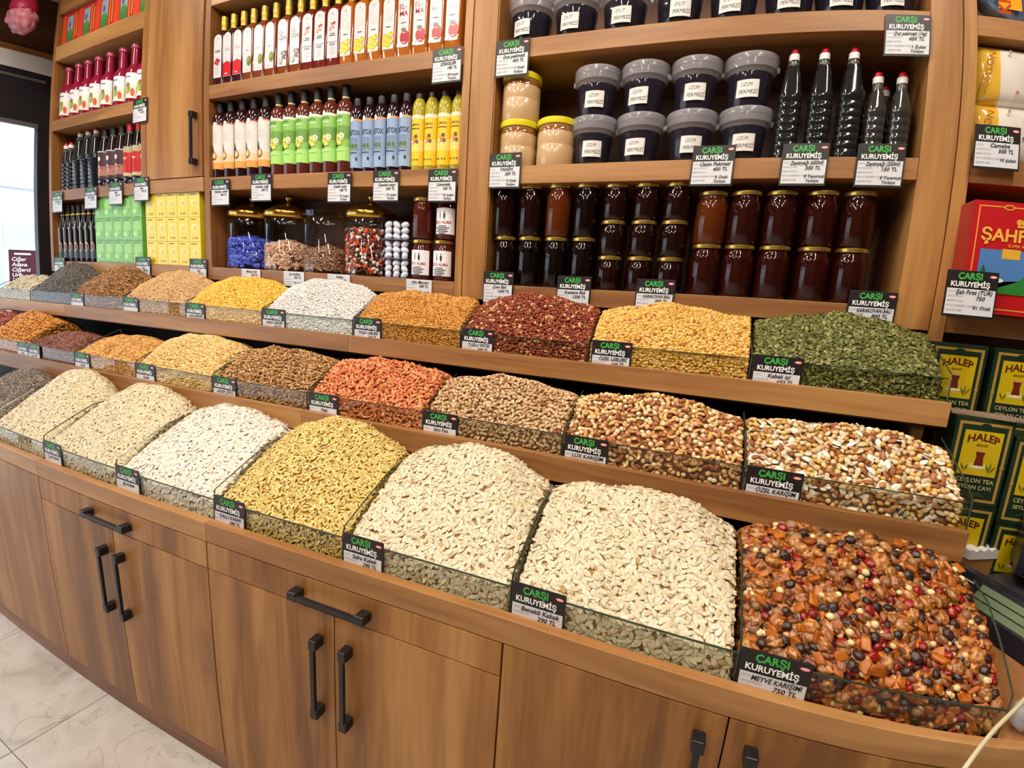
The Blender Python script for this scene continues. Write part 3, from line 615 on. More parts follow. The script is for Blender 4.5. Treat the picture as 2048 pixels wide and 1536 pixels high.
heap(4, 0, 'pumpkin_white', 'heap of large white pumpkin seeds left of the yellow seeds', 'b08858', .021, ec=-.005, tilt=.16)
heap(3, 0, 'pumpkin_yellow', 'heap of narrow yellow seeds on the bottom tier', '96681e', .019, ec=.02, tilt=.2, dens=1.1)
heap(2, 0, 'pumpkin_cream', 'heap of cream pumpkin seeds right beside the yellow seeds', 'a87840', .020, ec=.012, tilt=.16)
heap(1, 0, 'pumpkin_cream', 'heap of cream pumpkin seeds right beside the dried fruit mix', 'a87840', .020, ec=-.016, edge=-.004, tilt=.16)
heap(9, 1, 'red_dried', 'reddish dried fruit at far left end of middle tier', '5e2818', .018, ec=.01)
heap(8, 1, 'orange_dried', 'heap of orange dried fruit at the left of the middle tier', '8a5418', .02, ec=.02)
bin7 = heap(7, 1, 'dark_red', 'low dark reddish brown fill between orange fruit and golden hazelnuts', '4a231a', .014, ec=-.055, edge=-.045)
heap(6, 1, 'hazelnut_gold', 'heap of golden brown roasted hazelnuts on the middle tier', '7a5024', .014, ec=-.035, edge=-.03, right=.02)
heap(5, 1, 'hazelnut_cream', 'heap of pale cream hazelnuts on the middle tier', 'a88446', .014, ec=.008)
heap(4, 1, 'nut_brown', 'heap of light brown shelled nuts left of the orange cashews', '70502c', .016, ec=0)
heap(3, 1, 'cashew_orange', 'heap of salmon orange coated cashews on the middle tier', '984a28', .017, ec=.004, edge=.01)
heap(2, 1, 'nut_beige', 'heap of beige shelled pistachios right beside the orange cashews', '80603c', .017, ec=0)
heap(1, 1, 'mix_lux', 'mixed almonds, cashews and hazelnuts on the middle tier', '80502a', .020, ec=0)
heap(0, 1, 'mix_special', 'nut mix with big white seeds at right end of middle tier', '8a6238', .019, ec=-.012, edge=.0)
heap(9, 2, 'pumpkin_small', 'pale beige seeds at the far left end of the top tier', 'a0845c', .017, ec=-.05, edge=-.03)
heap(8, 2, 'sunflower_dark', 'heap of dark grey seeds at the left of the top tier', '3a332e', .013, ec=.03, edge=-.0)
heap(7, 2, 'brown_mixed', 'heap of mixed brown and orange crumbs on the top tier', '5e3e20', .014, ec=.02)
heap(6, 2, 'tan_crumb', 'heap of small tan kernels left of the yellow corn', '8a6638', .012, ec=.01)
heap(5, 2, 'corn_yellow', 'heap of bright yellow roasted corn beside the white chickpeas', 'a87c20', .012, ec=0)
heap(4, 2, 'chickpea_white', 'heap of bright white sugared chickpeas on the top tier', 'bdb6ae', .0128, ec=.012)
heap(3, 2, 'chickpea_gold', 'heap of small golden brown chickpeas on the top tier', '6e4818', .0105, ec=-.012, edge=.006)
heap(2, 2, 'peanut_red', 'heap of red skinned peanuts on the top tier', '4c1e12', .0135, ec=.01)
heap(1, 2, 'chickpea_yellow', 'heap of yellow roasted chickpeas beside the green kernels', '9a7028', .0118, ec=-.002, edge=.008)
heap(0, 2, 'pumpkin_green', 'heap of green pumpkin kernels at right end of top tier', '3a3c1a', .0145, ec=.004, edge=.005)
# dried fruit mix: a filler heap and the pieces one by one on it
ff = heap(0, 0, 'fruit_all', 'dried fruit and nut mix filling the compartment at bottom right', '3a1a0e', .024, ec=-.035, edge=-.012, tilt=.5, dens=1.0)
def place_fruit():
    kinds = [('walnut_kernel', 46), ('dried_apricot', 36), ('dark_raisin', 56), ('dried_cranberry', 30), ('golden_raisin', 44), ('almond', 40), ('hazelnut', 34), ('dried_fig_piece', 12)]
    pool = []
    for kk, n in kinds: pool += [kk] * n
    rnd.shuffle(pool); meshes = {kk: [mb.mesh(kk, FRUIT[kk][1], 'all') for mb in FRUIT[kk][0]] for kk in FRUIT}
    X0, X1 = .170, .576; pts = []; n = len(pool); tries = 0
    while len(pts) < n and tries < 60000:
        tries += 1; x = rnd.uniform(X0, X1); y = rnd.uniform(.914, 1.19)
        d = .0150 if tries < 30000 else .0125
        if all((x - q[0]) ** 2 + (y - q[1]) ** 2 * 1.25 > d * d for q in pts): pts.append((x, y))
    for (x, y), kk in zip(pts, pool):
        z = float(ff(x, y)); e = .01
        nn = Vector((-(float(ff(x + e, y)) - float(ff(x - e, y))) / (2 * e), -(float(ff(x, y + e)) - float(ff(x, y - e))) / (2 * e), 1))
        q = nn.to_track_quat('Z', 'Y').to_matrix() @ Euler((rnd.gauss(0, .35), rnd.gauss(0, .35), rnd.uniform(0, 6.28))).to_matrix()
        o = ob(kk, rnd.choice(meshes[kk]), None, (x, y, z + .010), q.to_euler()); s = rnd.uniform(.85, 1.15); o.scale = (s, s, s)
        tag(o, FRUIT[kk][2], FRUIT[kk][3], {'dried_cranberry': 'dried cranberries', 'dried_fig_piece': 'tan fruit pieces'}.get(kk, kk.replace('_', ' ') + 's') + ' in the dried fruit mix')
place_fruit()
# ================================================================== PRICE TAGS
CARD = MB().box(-.06, .06, -.0012, .0012, -.117, 0, c=.0005).mesh('card', mat('tag_black', '1b1719', .4))
def header(full=True):
    a = Art()
    if full:
        a.text('ÇARŞI', -.006, -.0215, .0225, '3fae49', .03, wmax=.056); a.text('KURUYEMİŞ', -.004, -.0405, .0180, 'f4f4f4', .028, wmax=.090)
        a.disc(.047, -.012, .009, .004, 'c8404a'); a.disc(.047, -.012, .0075, .0026, 'f0c0bc')
        a.rect(-.056, .056, -.111, -.046, 'd2d4da')
        y0 = -.056
    else: a.rect(-.056, .056, -.062, -.0005, 'd2d4da'); y0 = -.012
    for i, s in enumerate(['ÜRÜN', 'SATIŞ FİYATI', 'BİRİM FİYATI', 'FİYAT DEĞİŞİM TARİHİ', 'ÜRETİM YERİ']): a.text(s, -.053, y0 - i * .0118, .0062, '8a8c92', 0, align=1)
    return a.mesh('header_print', .5)
HEAD = header(); HEADW = header(False); CARDW = MB().box(-.057, .057, -.0006, .0006, -.063, 0).mesh('card', mat('card_white', 'e4e6ea', .5))
def price_tag(x, y, z, lines, where, white=False, tilt=0, rz=0):
    t = thing('price_tag', where, 'price tag', (x, y, z), rz, 'handwritten price tags'); t.rotation_euler.x = tilt
    ob('card', CARDW if white else CARD, t); ob('header_print', HEADW if white else HEAD, t, (0, -.0013 if not white else -.0007, 0))
    y0 = -.058 if not white else -.014; a = Art()
    for s, lx, ly, h in [(lines[0], .006, -.001, .0150)] + ([(lines[1], .022, -.0150, .0140)] if len(lines) > 1 else []) + ([(lines[2], .028, -.037, .0120)] if len(lines) > 2 else []) + ([(lines[3], .024, -.049, .0110)] if len(lines) > 3 else []):
        a.text(s, lx, y0 + ly, h, '08080c', .018, wmax=.084 if ly == -.001 else .055, shear=.22, rot=.02)
    if a.f: ob('handwriting', a.mesh('handwriting'), t, (0, -.0032 if not white else -.0026, 0))
    return t
T1Y, T2Y, T3Y = .8885, 1.2365, 1.4625
for x, ls, wh in [(-2.04, ['Tuzlu Kabak'], 'at the cream seeds, first on bottom tier'), (-1.594, ['Bal Kabak'], 'at the large white seeds'), (-1.144, ['DALLI KABAK', '290 TL'], 'at the yellow seeds'),
                  (-.694, ['Safra Kabak', '290 TL'], 'right beside the yellow seeds'), (-.244, ['Benekli Kabak', '290 TL'], 'at the cream seeds beside the fruit mix'), (.206, ['MEYVE KARIŞIMI', '750 TL'], 'at the dried fruit mix')]:
    price_tag(x, T1Y, .955, ls, 'black price tag ' + wh, rz=rnd.uniform(-.01, .01))
for x, ls, wh in [(-3.04, ['Kayısı'], 'leftmost of the overlapping pair on the middle tier'), (-2.915, ['Kuru Erik'], 'right one of the overlapping pair on the middle tier'), (-2.49, ['Fındık'], 'at the golden brown hazelnuts'),
                  (-2.04, ['Fındık', '680 TL'], 'at the pale cream hazelnuts'), (-1.59, ['ANTEP ÇİFTLİ', '900 TL'], 'at the light brown shelled nuts'), (-1.135, ['Kaju', '900 TL'], 'at the orange cashews'),
                  (-.694, ['Siirt Fıst.', '1400 TL'], 'at the beige pistachios'), (-.240, ['LÜX KARIŞIM', '1190 TL'], 'at the almond and cashew mix'), (.208, ['ÖZEL KARIŞIM', '550 TL'], 'at the mix with big white seeds')]:
    price_tag(x, T2Y - (.003 if x == -2.915 else 0), 1.195, ls, 'black price tag ' + wh, rz=rnd.uniform(-.01, .01))
for x, ls, wh in [(-2.95, [''], 'at the dark seeds, leftmost of the top tier'), (-2.495, [''], 'at the brown crumbs on the top tier'), (-2.042, ['SARI LEBLEBİ'], 'left of the one at the white chickpeas'), (-1.59, ['SAKIZ LEBLEBİ', '160 TL'], 'at the white sugared chickpeas'),
                  (-1.138, ['PAŞA LEBLEBİ', '160 TL'], 'at the golden brown chickpeas'), (-.690, ['TUZLU FISTIK', '200 TL'], 'at the red skinned peanuts'), (-.235, ['ÖZEL LEBLEBİ', '160 TL'], 'at the yellow chickpeas'), (.209, ['Kabak içi', '650 TL'], 'at the green pumpkin kernels')]:
    price_tag(x, T3Y, 1.443 if x > -2 else 1.436, ls, 'black price tag ' + wh, rz=rnd.uniform(-.01, .01))
SY = 1.644
for x, z, ls, wh in [
    (-3.487, 1.992, ['Zeytinyağı', '120 TL'], 'under the small red capped bottles at far left'), (-3.125, 1.998, ['Nar Ekşisi', '150 TL'], 'second on the left unit above the black bottles'),
    (-2.892, 2.012, ['Ekşi', '200 TL'], 'above the green tea boxes, left one'), (-2.67, 2.024, ['Ekşi', '150 TL'], 'above the green tea boxes, right one'),
    (-3.49, 1.62, ['Pekmez'], 'under the black gold ringed bottles'), (-2.68, 1.633, ['Çay', '90 TL'], 'under the green tea boxes'), (-2.262, 1.633, ['Çay', '85 TL'], 'under the yellow boxes'),
    (-2.673, 2.402, ['Şerbet', '90 TL'], 'under the pink syrup bottles'),
    (-2.096, 1.990, ['Hindist. cevizi', '240 TL'], 'under the white labelled oil bottles, left one'), (-1.843, 2.005, ['Hindist. yağı', '240 TL', '', ''], 'under the white labelled oil bottles, right one'),
    (-1.42, 1.997, ['Kekik suyu', '180 TL', '31 şubat', 'Türkiye'], 'under the green labelled bottles'), (-1.197, 2.0, ['Detoks suyu', '200 TL', '31 şubat', 'Türkiye'], 'under the blue labelled bottles'),
    (-.949, 1.998, ['Limonata', '120 TL', '31 şubat', 'Türkiye'], 'under the yellow labelled bottles'), (-.949, 2.403, ['SİRKELER', '180 TL', '29 mayıs', 'Türkiye'], 'under the apple vinegar bottles'),
    (-.699, 2.402, ['Dut pekmezi', '450 TL', '1 Ocak', 'Türkiye'], 'at the left end below the upper row of buckets'), (-.702, 2.043, ['TAHİN', '220 TL', '5 Ocak', 'Türkiye'], 'in front of the yellow lidded tahini jars'),
    (-.025, 2.038, ['Üzüm Pekmezi', '450 TL', '5 Ocak', 'Türkiye'], 'in front of the lower right syrup bucket'), (.221, 2.037, ['Zeytinyağı (650ml)', '300 TL', '5 Temmuz', 'Türkiye'], 'in front of the tall dark bottles'),
    (.412, 2.035, ['Zeytinyağı (250ml)', '150 TL', '5 Temmuz', 'Türkiye'], 'in front of the short shiny bottles'), (.449, 2.387, ['Dut pekmezi (1kg)', '450 TL', '1 Şubat', 'Türkiye'], 'at the right end below the upper row of buckets'),
    (-.702, 1.644, ['Çam Balı', '1200 TL', '31 şubat', 'Türkiye'], 'under the honey jars, leftmost of four'), (-.417, 1.640, ['Kestane Balı', '1200 TL', '30 şubat', 'Türkiye'], 'under the honey jars, second of four'),
    (-.147, 1.640, ['KARAKOVAN BALI', '700 TL', '31 şubat', 'Türkiye'], 'under the honey jars, third of four'), (.447, 1.637, ['KARAKOVAN BALI', '800 TL', '31 şubat', 'Türkiye'], 'under the honey jars, rightmost of four'),
    (.690, 2.091, ['Camelya', '500 TL', '10 şubat'], 'in front of the yellow and white packs')]:
    price_tag(x, SY - (.02 if z > 2.08 and x > .6 else 0), z, ls, 'black price tag ' + wh, rz=rnd.uniform(-.015, .015), tilt=rnd.uniform(-.03, .0))
price_tag(.636, 1.535, 1.700, ['Şah Fırat (TÜR)', '750', '01 Ocak'], 'black price tag in front of the red tea box', tilt=-.05)
for x, ls, wh in [(-1.92, ['Meyan balı', '200 TL', '31 şubat'], 'blue candy jar'), (-1.668, ['Acı badem', '200 TL', '31 şubat'], 'jar of pinkish almonds'), (-1.427, ['Sultan', '120 TL'], 'jar of small brown seeds'), (-1.04, ['Kilo Macunu', '500 TL', '31 şubat', 'Türkiye'], 'white labelled paste jars')]:
    price_tag(x, SY + .002, 1.598, ls, 'small white price card under the ' + wh, white=True)
# ================================================================== BOTTLES
def bottle(name, label, cat, prof, body_m, capprof, cap_m, art=None, n=2, seg=20, extra=None, rot=0):
    t = thing(name, label, cat)
    ob('bottle_body', MB().lathe(prof, seg, n, rot=rot).mesh('bottle_body', body_m, True), t)
    ob('cap', MB().lathe(capprof, 16).mesh('cap', cap_m, True), t)
    if art:
        a, dy = art; ob('paper_label', a.mesh('paper_label', .3), t, (0, dy, 0))
    for nm, mb, mt in extra or []: ob(nm, mb.mesh(nm, mt, True), t)
    return t
def line(a, x0, x1, y, c='8a8c92', h=.0012): a.rect(x0, x1, y, y + h, c)
AMB = [mat('vinegar_dark', '3a1420', .06), mat('vinegar_red', '6a1c14', .06), mat('vinegar_brown', '7a3a1c', .06), mat('vinegar_amber', 'a85c1c', .06)]
# tall vinegar bottles ------------------------------------------------
def arch(a, x, w_, y0, y1, c):
    pts = [(x - w_, y0), (x + w_, y0), (x + w_, y1 - w_)] + [(x + w_ * math.cos(k * PI / 10), y1 - w_ + w_ * math.sin(k * PI / 10)) for k in range(1, 10)] + [(x - w_, y1 - w_)]
    return a.poly(pts, c)
def vin_art(kind):
    a = Art(); W_ = .025; arch(a, 0, W_, .034, .222, 'cfcdd2'); a.poly([(-.005, .204), (.004, .207), (-.001, .201)], '4a4a50'); line(a, -.012, .012, .196, 'b0b0b8')
    if kind == 0:
        a.text('NAR', 0, .143, .016, '7a1c2c', .02); [a.disc(x, y, .009, .007, c) for x, y, c in [(-.012, .100, 'b8182c'), (.008, .106, '9a1426'), (.0, .094, 'd03040'), (-.002, .112, 'c02030')]]
        for i in range(5): line(a, -.016, .014, .075 - i * .006, 'c8c8cc')
    elif kind == 1:
        a.text('GÜL', .002, .143, .016, 'c89aa4', .01); a.rect(-.025, .025, .036, .086, 'c8101c'); a.disc(0, .086, .025, .010, 'c8101c'); a.poly([(-.004, .100), (.006, .096), (-.002, .088)], '503038'); a.disc(-.004, .045, .010, .003, 'f0c8c8')
    elif kind == 2:
        a.disc(.012, .080, .0135, .021, '6b7a28'); a.disc(.009, .084, .007, .012, '8a983c'); a.disc(.015, .073, .005, .007, '56641e'); line(a, -.006, .008, .125, '7a7a80', .002); line(a, -.012, .008, .046, 'b8bcc0')
    elif kind == 3:
        a.text('IŞ-', -.004, .160, .024, '3a3032', .012); a.text('GIN', .003, .138, .024, '4a2a30', .012, wmax=.044); line(a, -.018, .018, .131, 'c0a0a8')
        for i in range(9): a.disc(.010 + .010 * math.cos(i * 2.4), .078 + .014 * math.sin(i * 1.7), .006, .005, ['6a4a58', '8a6a78', '3a2c38'][i % 3])
        a.disc(-.008, .055, .010, .012, 'a8b0a8')
    elif kind == 4:
        [a.disc(x, y, .0055, .006, c) for x, y, c in [(-.002, .163, 'b04838'), (.008, .166, 'a03828'), (-.010, .150, 'e0a898'), (.002, .150, 'd88c7c'), (-.012, .143, 'b8a058')]]
        line(a, -.010, .012, .125, '505058', .0025); line(a, -.016, .014, .118, '606068', .0025); line(a, -.024, .024, .094, '303036'); a.rect(-.012, .012, .083, .090, 'a890a0')
        for i in range(5): line(a, -.014, .014, .074 - i * .006, 'c4c4cc')
    elif kind == 5:
        a.text('A-', -.006, .160, .026, 'e3cfc0', .006); a.text('LIÇ', .002, .136, .026, 'e3cfc0', .006); line(a, -.010, .010, .112, '3a3a3a', .003); a.rect(-.024, .024, .036, .052, 'ece4c4')
        for x, y in [(-.012, .080), (.012, .086), (-.002, .070), (-.014, .056), (.012, .062), (.0, .052)]: a.disc(x, y, .0115, .0105, 'e2c22e'); a.disc(x + .002, y + .006, .002, .002, '3a3010')
    else:
        pale = kind == 7; a.text('EL-', -.004, .168, .026, 'a8404c' if not pale else 'e6ccd0', .02); a.text('MA', 0, .144, .026, 'a8142c' if not pale else 'd8a8b0', .02); line(a, -.010, .012, .118, '5a3a3a', .0025)
        a.disc(.008, .068, .021, .024, 'b01c28'); a.disc(.002, .096, .011, .006, '6a7a6a'); a.disc(.006, .084, .008, .002, 'f0b8b8'); a.disc(.004, .050, .010, .002, 'f0c8c8'); a.rect(-.025, -.012, .036, .046, 'f1eff2')
    return a
vprof = [(.030, 0), (.0345, .004), (.0345, .215), (.0325, .224), (.017, .243), (.0125, .250), (.0125, .268)]
vcap = [(.0152, .250), (.0152, .268), (.0162, .271), (.0162, .284), (.0154, .287), (.0152, .308), (.0142, .312)]
vk = [(0, 0, 'NAR red flower'), (1, 0, 'red fruit'), (1, 0, 'red fruit'), (2, 2, 'green fruit'), (2, 2, 'green fruit'), (2, 2, 'green fruit'), (3, 2, 'IŞ-GIN'), (3, 2, 'IŞ-GIN'), (4, 1, 'heart picture'), (4, 1, 'heart picture'), (4, 1, 'heart picture'), (5, 3, 'yellow fruit'), (5, 3, 'yellow fruit'), (5, 3, 'yellow fruit'), (5, 3, 'yellow fruit'), (6, 3, 'red apple'), (6, 3, 'red apple'), (7, 3, 'red apple'), (7, 3, 'red apple')]
vx = [-2.140, -2.078, -2.015, -1.954, -1.888, -1.821, -1.75, -1.682, -1.617, -1.552, -1.486, -1.42, -1.353, -1.286, -1.219, -1.152, -1.085, -1.016, -.949]
protos = {}
def place(key, maker, loc, label, group, rz=0):
    if key not in protos:
        t = maker(label); t.location = loc; t.rotation_euler = (0, 0, rz); t['group'] = group; protos[key] = t; return t
    return dup(protos[key], loc, rz, label, group)
for i, ((k, c, d), x) in enumerate(zip(vk, vx)):
    lab = '%s vinegar bottle from the left, white arched label with %s' % (ORD[i], d)
    place(('v', k, c), lambda l: bottle('vinegar_bottle', l, 'bottle', vprof, AMB[c], vcap, GOLD, (vin_art(k), -.0350), n=4.5, seg=24, rot=0), (x, 1.70, ZT[2] + .0005), lab, 'gold capped vinegar bottles on the top shelf', rnd.uniform(-.05, .05))
# oil bottles -----------------------------------------------------------
def oil_art(kind, r):
    a = Art(r + .0004)
    if kind == 0:
        W_ = 1.25 * r; a.rect(-W_, W_, .040, .236, 'dcd6d2'); a.rect(-W_, W_, .040, .075, 'e0a050'); a.rect(-W_, W_, .068, .10, 'e9c9a0'); a.rect(-W_, W_, .232, .237, 'd86040'); a.disc(.004, .236, .010, .009, 'efeae6')
        a.disc(-.004, .096, .016, .019, '5a3c1c'); a.disc(-.002, .098, .0125, .015, 'c89858'); a.disc(-.003, .097, .008, .010, 'e8d0a0'); a.poly([(-.016, .112), (-.012, .150), (-.002, .115)], '3a3024')
        for i in range(4): line(a, -.018, .018, .19 - i * .01, 'cfcac8')
    elif kind == 1:
        W_ = 1.3 * r; a.rect(-W_, W_, .047, .232, '8cc45c'); a.rect(-W_, W_, .047, .10, 'a8dc78'); a.rect(-W_, W_, .130, .180, '6c9c48'); a.rect(-W_, W_, .223, .233, 'e8efe0'); a.disc(-.012, .234, .009, .008, 'eef2ea')
        a.text('ZEYTİN', -.004, .208, .013, '2c4a24', .01, wmax=.034); line(a, -.02, .016, .196, 'e0f0d8', .004)
        for x, y, q in [(-.012, .128, .014), (.008, .134, .015), (.0, .116, .013), (-.006, .140, .012)]: a.disc(x, y, q, q * .85, 'c0c444'); a.disc(x, y, q * .5, q * .42, 'e6e08c')
        a.disc(.012, .142, .010, .010, 'f0f0dc'); a.disc(.012, .142, .004, .004, 'a0b060'); a.poly([(-.024, .100), (-.014, .120), (-.006, .098)], '20281c'); line(a, -.02, .016, .085, 'c8f0b0', .003)
    elif kind == 2:
        W_ = 1.3 * r; a.rect(-W_, W_, .019, .201, '8ea6c8'); a.rect(-W_, W_, .019, .06, '9ab2d0'); a.rect(-W_, W_, .195, .202, 'e8a060'); a.disc(-.008, .202, .009, .010, 'e8e8ea'); a.text('DETOX', 0, .142, .026, '202c4c', .02, wmax=.052)
        a.rect(-.02, .02, .085, .110, '7c9488'); [a.disc(x, .100, .004, .009, '50684c') for x in (-.010, .0, .012)]; line(a, -.022, .016, .074, '2c3c5c', .003); a.disc(.014, .052, .004, .007, '182038')
        for i in range(4): line(a, -.018, .018, .130 - i * .005, '6c84a8')
    else:
        W_ = 1.3 * r; a.rect(-W_, W_, .019, .197, 'f0c424'); a.rect(-W_, W_, .07, .11, 'f4d470'); a.rect(-W_, W_, .185, .198, 'f0e4c0'); a.text('LİMON', 0, .160, .011, '503c10', .02, wmax=.036); line(a, -.018, .018, .148, '6a5418', .004)
        [a.disc(x, y, .006, .007, c) for x, y, c in [(-.006, .118, 'e8a050'), (.006, .122, '5a3c28'), (.0, .106, 'd87840'), (.010, .104, '7a4828'), (-.010, .104, 'f0d8b0')]]; [a.disc(x, .040, .0025, .0025, '202020') for x in (-.016, -.008, .004, .014)]
    return a
CAPB = mat('cap_black', '19171a', .5); NECKW = mat('neck_band', 'd8c890', .5)
def oil(kind, r, top, body, lab):
    hs = {0: .270, 1: .262, 2: .232, 3: .236}[kind]
    prof = [(r * .92, 0), (r, .006), (r, hs - .026), (r * .98, hs - .010), (r * .90, hs + .005), (r * .72, hs + .016), (.0148, hs + .025), (.0135, top - .04)]
    cr = .0172 if kind < 2 else .0155; cap = [(cr * .97, top - .046), (cr, top - .02), (cr * .98, top - .004), (cr * .9, top)]
    return bottle('oil_bottle' if kind < 2 else 'juice_bottle', lab, 'bottle', prof, body, cap, CAPB, (oil_art(kind, r), 0), seg=24, extra=[('neck_band', MB().lathe([(.0152, top - .053), (.0152, top - .0455)], 16), NECKW)])
OB = [mat('oil_dark', '2a1014', .06), mat('oil_redbrown', '5e2a20', .06), mat('oil_black', '241016', .06), mat('oil_yellow', 'b0a030', .06)]
runs = [(0, .035, .336, [-2.160, -2.088, -2.015, -1.943, -1.871], 'white and orange labelled dark bottle'), (1, .0345, .343, [-1.797, -1.726, -1.654, -1.583, -1.512, -1.438], 'green labelled brown bottle'),
        (2, .0285, .284, [-1.377, -1.319, -1.262, -1.204, -1.147], 'blue labelled detox bottle'), (3, .0275, .278, [-1.090, -1.034, -.978, -.922], 'yellow labelled bottle')]
for kind, r, top, xs, d in runs:
    for i, x in enumerate(xs):
        place(('o', kind), lambda l: oil(kind, r, top, OB[kind], l), (x, 1.70, ZT[1] + .0005), '%s from the left, %s of its kind' % (d, ORD[i]), d + 's on the middle shelf', rnd.uniform(-.12, .12))
# lidded glass jars of sweets ----------------------------------------
def canister(label, lid=True):
    t = thing('glass_canister', label, 'jar')
    R = .110; prof = [(R * .93, 0), (R, .008), (R, .058), (R * 1.035, .064), (R, .072), (R, .20), (R * .97, .222), (R * .88, .236)]
    ob('glass_body', MB().lathe(prof, 32, cap=False).mesh('glass_body', JARG, True), t)
    ob('base_disc', MB().lathe([(R * .9, .001), (R * .9, .006)], 32).mesh('base_disc', JARG), t)
    if lid:
        m = MB().lathe([(R * .96, .236), (R * 1.0, .240), (R * 1.02, .250), (R * 1.0, .262), (R * .9, .268), (R * .72, .282), (R * .5, .292), (R * .30, .300), (.014, .306), (.009, .314), (.016, .322), (.018, .330), (.012, .340), (.004, .344)], 28)
        ob('lid', m.mesh('lid', BRASS, True), t)
    else:
        ob('lid', MB().lathe([(R * .9, .236), (R * .97, .240), (R * .97, .262), (R * .85, .266)], 28).mesh('lid', JARG, True), t)
    return t
CANX = [-2.056, -1.826, -1.596, -1.366]
c0 = canister('brass lidded glass jar of blue candy, leftmost'); c0.location = (CANX[0], 1.782, ZT[0] + .0005); c0['group'] = 'lidded glass jars'
dup(c0, (CANX[1], 1.782, ZT[0] + .0005), None, 'brass lidded glass jar of pinkish almonds')
c2 = canister('clear lidded glass jar of small brown seeds', False); c2.location = (CANX[2], 1.782, ZT[0] + .0005); c2['group'] = 'lidded glass jars'
dup(c0, (CANX[3], 1.782, ZT[0] + .0005), None, 'brass lidded glass jar of orange and white gummy sweets')
shape('blue_candy', lumpy(.0125, .1, 61, 2, .8, 3), M_('s_blue', [(0, '2434a0'), (.6, '3c50c4'), (1, '6878dc')]))
shape('pink_almond', ell(.026, .015, .010, .2), M_('s_pnk', [(0, 'b08468'), (.6, 'cfa58a'), (1, 'e2c0a8')]))
shape('brown_seed', ell(.019, .008, .006, .2), M_('s_bsd', [(0, '6a4630'), (.6, '94694a'), (1, 'c0a080')]))
shape('gummy', ell(.026, .016, .010, .1), M_('s_gor', [(0, 'c83c14'), (1, 'e86428')])); shape('gummy', lumpy(.011, .05, 62, 1, .5, 3), M_('s_gwh', [(0, 'e8e0d4'), (1, 'f4f0e8')])); shape('gummy', curved(.028, .009, 3), M_('s_gbr', [(0, '4a2018'), (1, '7a3826')])); shape('gummy', lumpy(.012, .05, 63, 1, .5, 3), MATS['s_gbr'])
def fill(ix, key, name, label, h0, hc, size, fc):
    cx, cy_ = CANX[ix], 1.782; z0 = ZT[0] + .008; R = .101; P_ = []; N_ = []
    for q in range(int(R * R * PI / (size * size * .30) * 1.6)):
        r = R * math.sqrt(NR.uniform()); a = NR.uniform(0, 2 * PI); P_.append((cx + r * math.cos(a), cy_ + r * math.sin(a), z0 + h0 + hc * (1 - r / R) + NR.uniform(-.004, .004) - size * .2)); N_.append((0, 0, 1))
    for q in range(int(2 * PI * R * h0 / (size * size * .30) * 1.2)):
        a = NR.uniform(0, 2 * PI); P_.append((cx + R * math.cos(a), cy_ + R * math.sin(a), z0 + NR.uniform(.005, h0))); N_.append((math.cos(a), math.sin(a), .2))
    b_ = MB().lathe([(R * .93, z0), (R * .93, z0 + h0 - .008), (R * .5, z0 + h0 + hc * .5 - .008), (.01, z0 + h0 + hc - .01)], 20, c=(cx, cy_))
    o = scatter_object(name, key, b_, np.array(P_), np.array(N_), mat('fill_' + key, fc, .9), (.85, 1.15), .5); tag(o, label, 'sweets', None, 'stuff')
fill(0, 'blue_candy', 'blue_candy', 'blue lump candy filling the leftmost lidded jar', .125, .025, .022, '18206a')
fill(1, 'pink_almond', 'sugared_almond', 'pinkish almonds filling the second lidded jar', .105, .035, .019, '7a5644')
fill(2, 'brown_seed', 'brown_seed', 'small brown seeds in the clear lidded jar', .085, .035, .013, '4a3020')
fill(3, 'gummy', 'gummy_sweet', 'orange, white and brown gummy sweets in the fourth lidded jar', .18, .02, .023, '2c100a')
# boxes of white wrapped sweets
CAN = lumpy(.0175, .05, 71, 2, 1.0, 2).mesh('wrapped_sweet', mat('white_wrap', 'e6e8ef', .35, coat=.5), True)
for k in range(3):
    t = thing('sweet_box', 'clear box of white wrapped sweets, %s of the stack of three' % ['bottom', 'middle', 'top'][k], 'sweets', (-1.176, 1.715, ZT[0] + .0005 + k * .0738), 0, 'stacked boxes of white wrapped sweets')
    ob('box_shell', MB().box(-.062, .062, -.045, .045, 0, .0728, c=.004).mesh('box_shell', thin_glass('box_plastic', (.93, .95, 1))), t)
    ob('box_base', MB().box(-.060, .060, -.043, .043, .001, .003).mesh('box_base', mat('box_base_grey', '6a6c7c', .5)), t)
    for i in range(3):
        for j in range(3): ob('wrapped_sweet', CAN, t, (-.039 + i * .039, -.024, .014 + j * .0228), (rnd.uniform(0, 3), rnd.uniform(0, 3), 0), (1.05, .9, .72) if True else None)
# jars -----------------------------------------------------------------
HON = [mat('honey_black', '0d0405', .05), mat('honey_dark', '1a0605', .05), mat('honey_red', '2a0906', .05), mat('honey_amber', '54240a', .05)]
GLID = mat('lid_gold', 'd8b45c', .28, .9)
def jar(r, h, body, label, name='honey_jar', lidm=None, art=None, lid_r=.93):
    t = thing(name, label, 'jar'); L_ = h - .013
    ob('jar_body', MB().lathe([(r * .9, 0), (r, .006), (r, L_ - .030), (r * .96, L_ - .020), (r * .86, L_ - .008), (r * .86, L_ - .001)], 28).mesh('jar_body', body, True), t)
    ob('lid', MB().lathe([(r * lid_r, L_), (r * lid_r * 1.02, L_ + .002), (r * lid_r * 1.02, h - .003), (r * lid_r * .97, h - .0008), (r * lid_r * .8, h - .0008)], 28).mesh('lid', lidm or GLID, True), t)
    if art: ob('paper_label', art.mesh('paper_label', .4), t)
    return t
z0 = ZT[0] + .0005
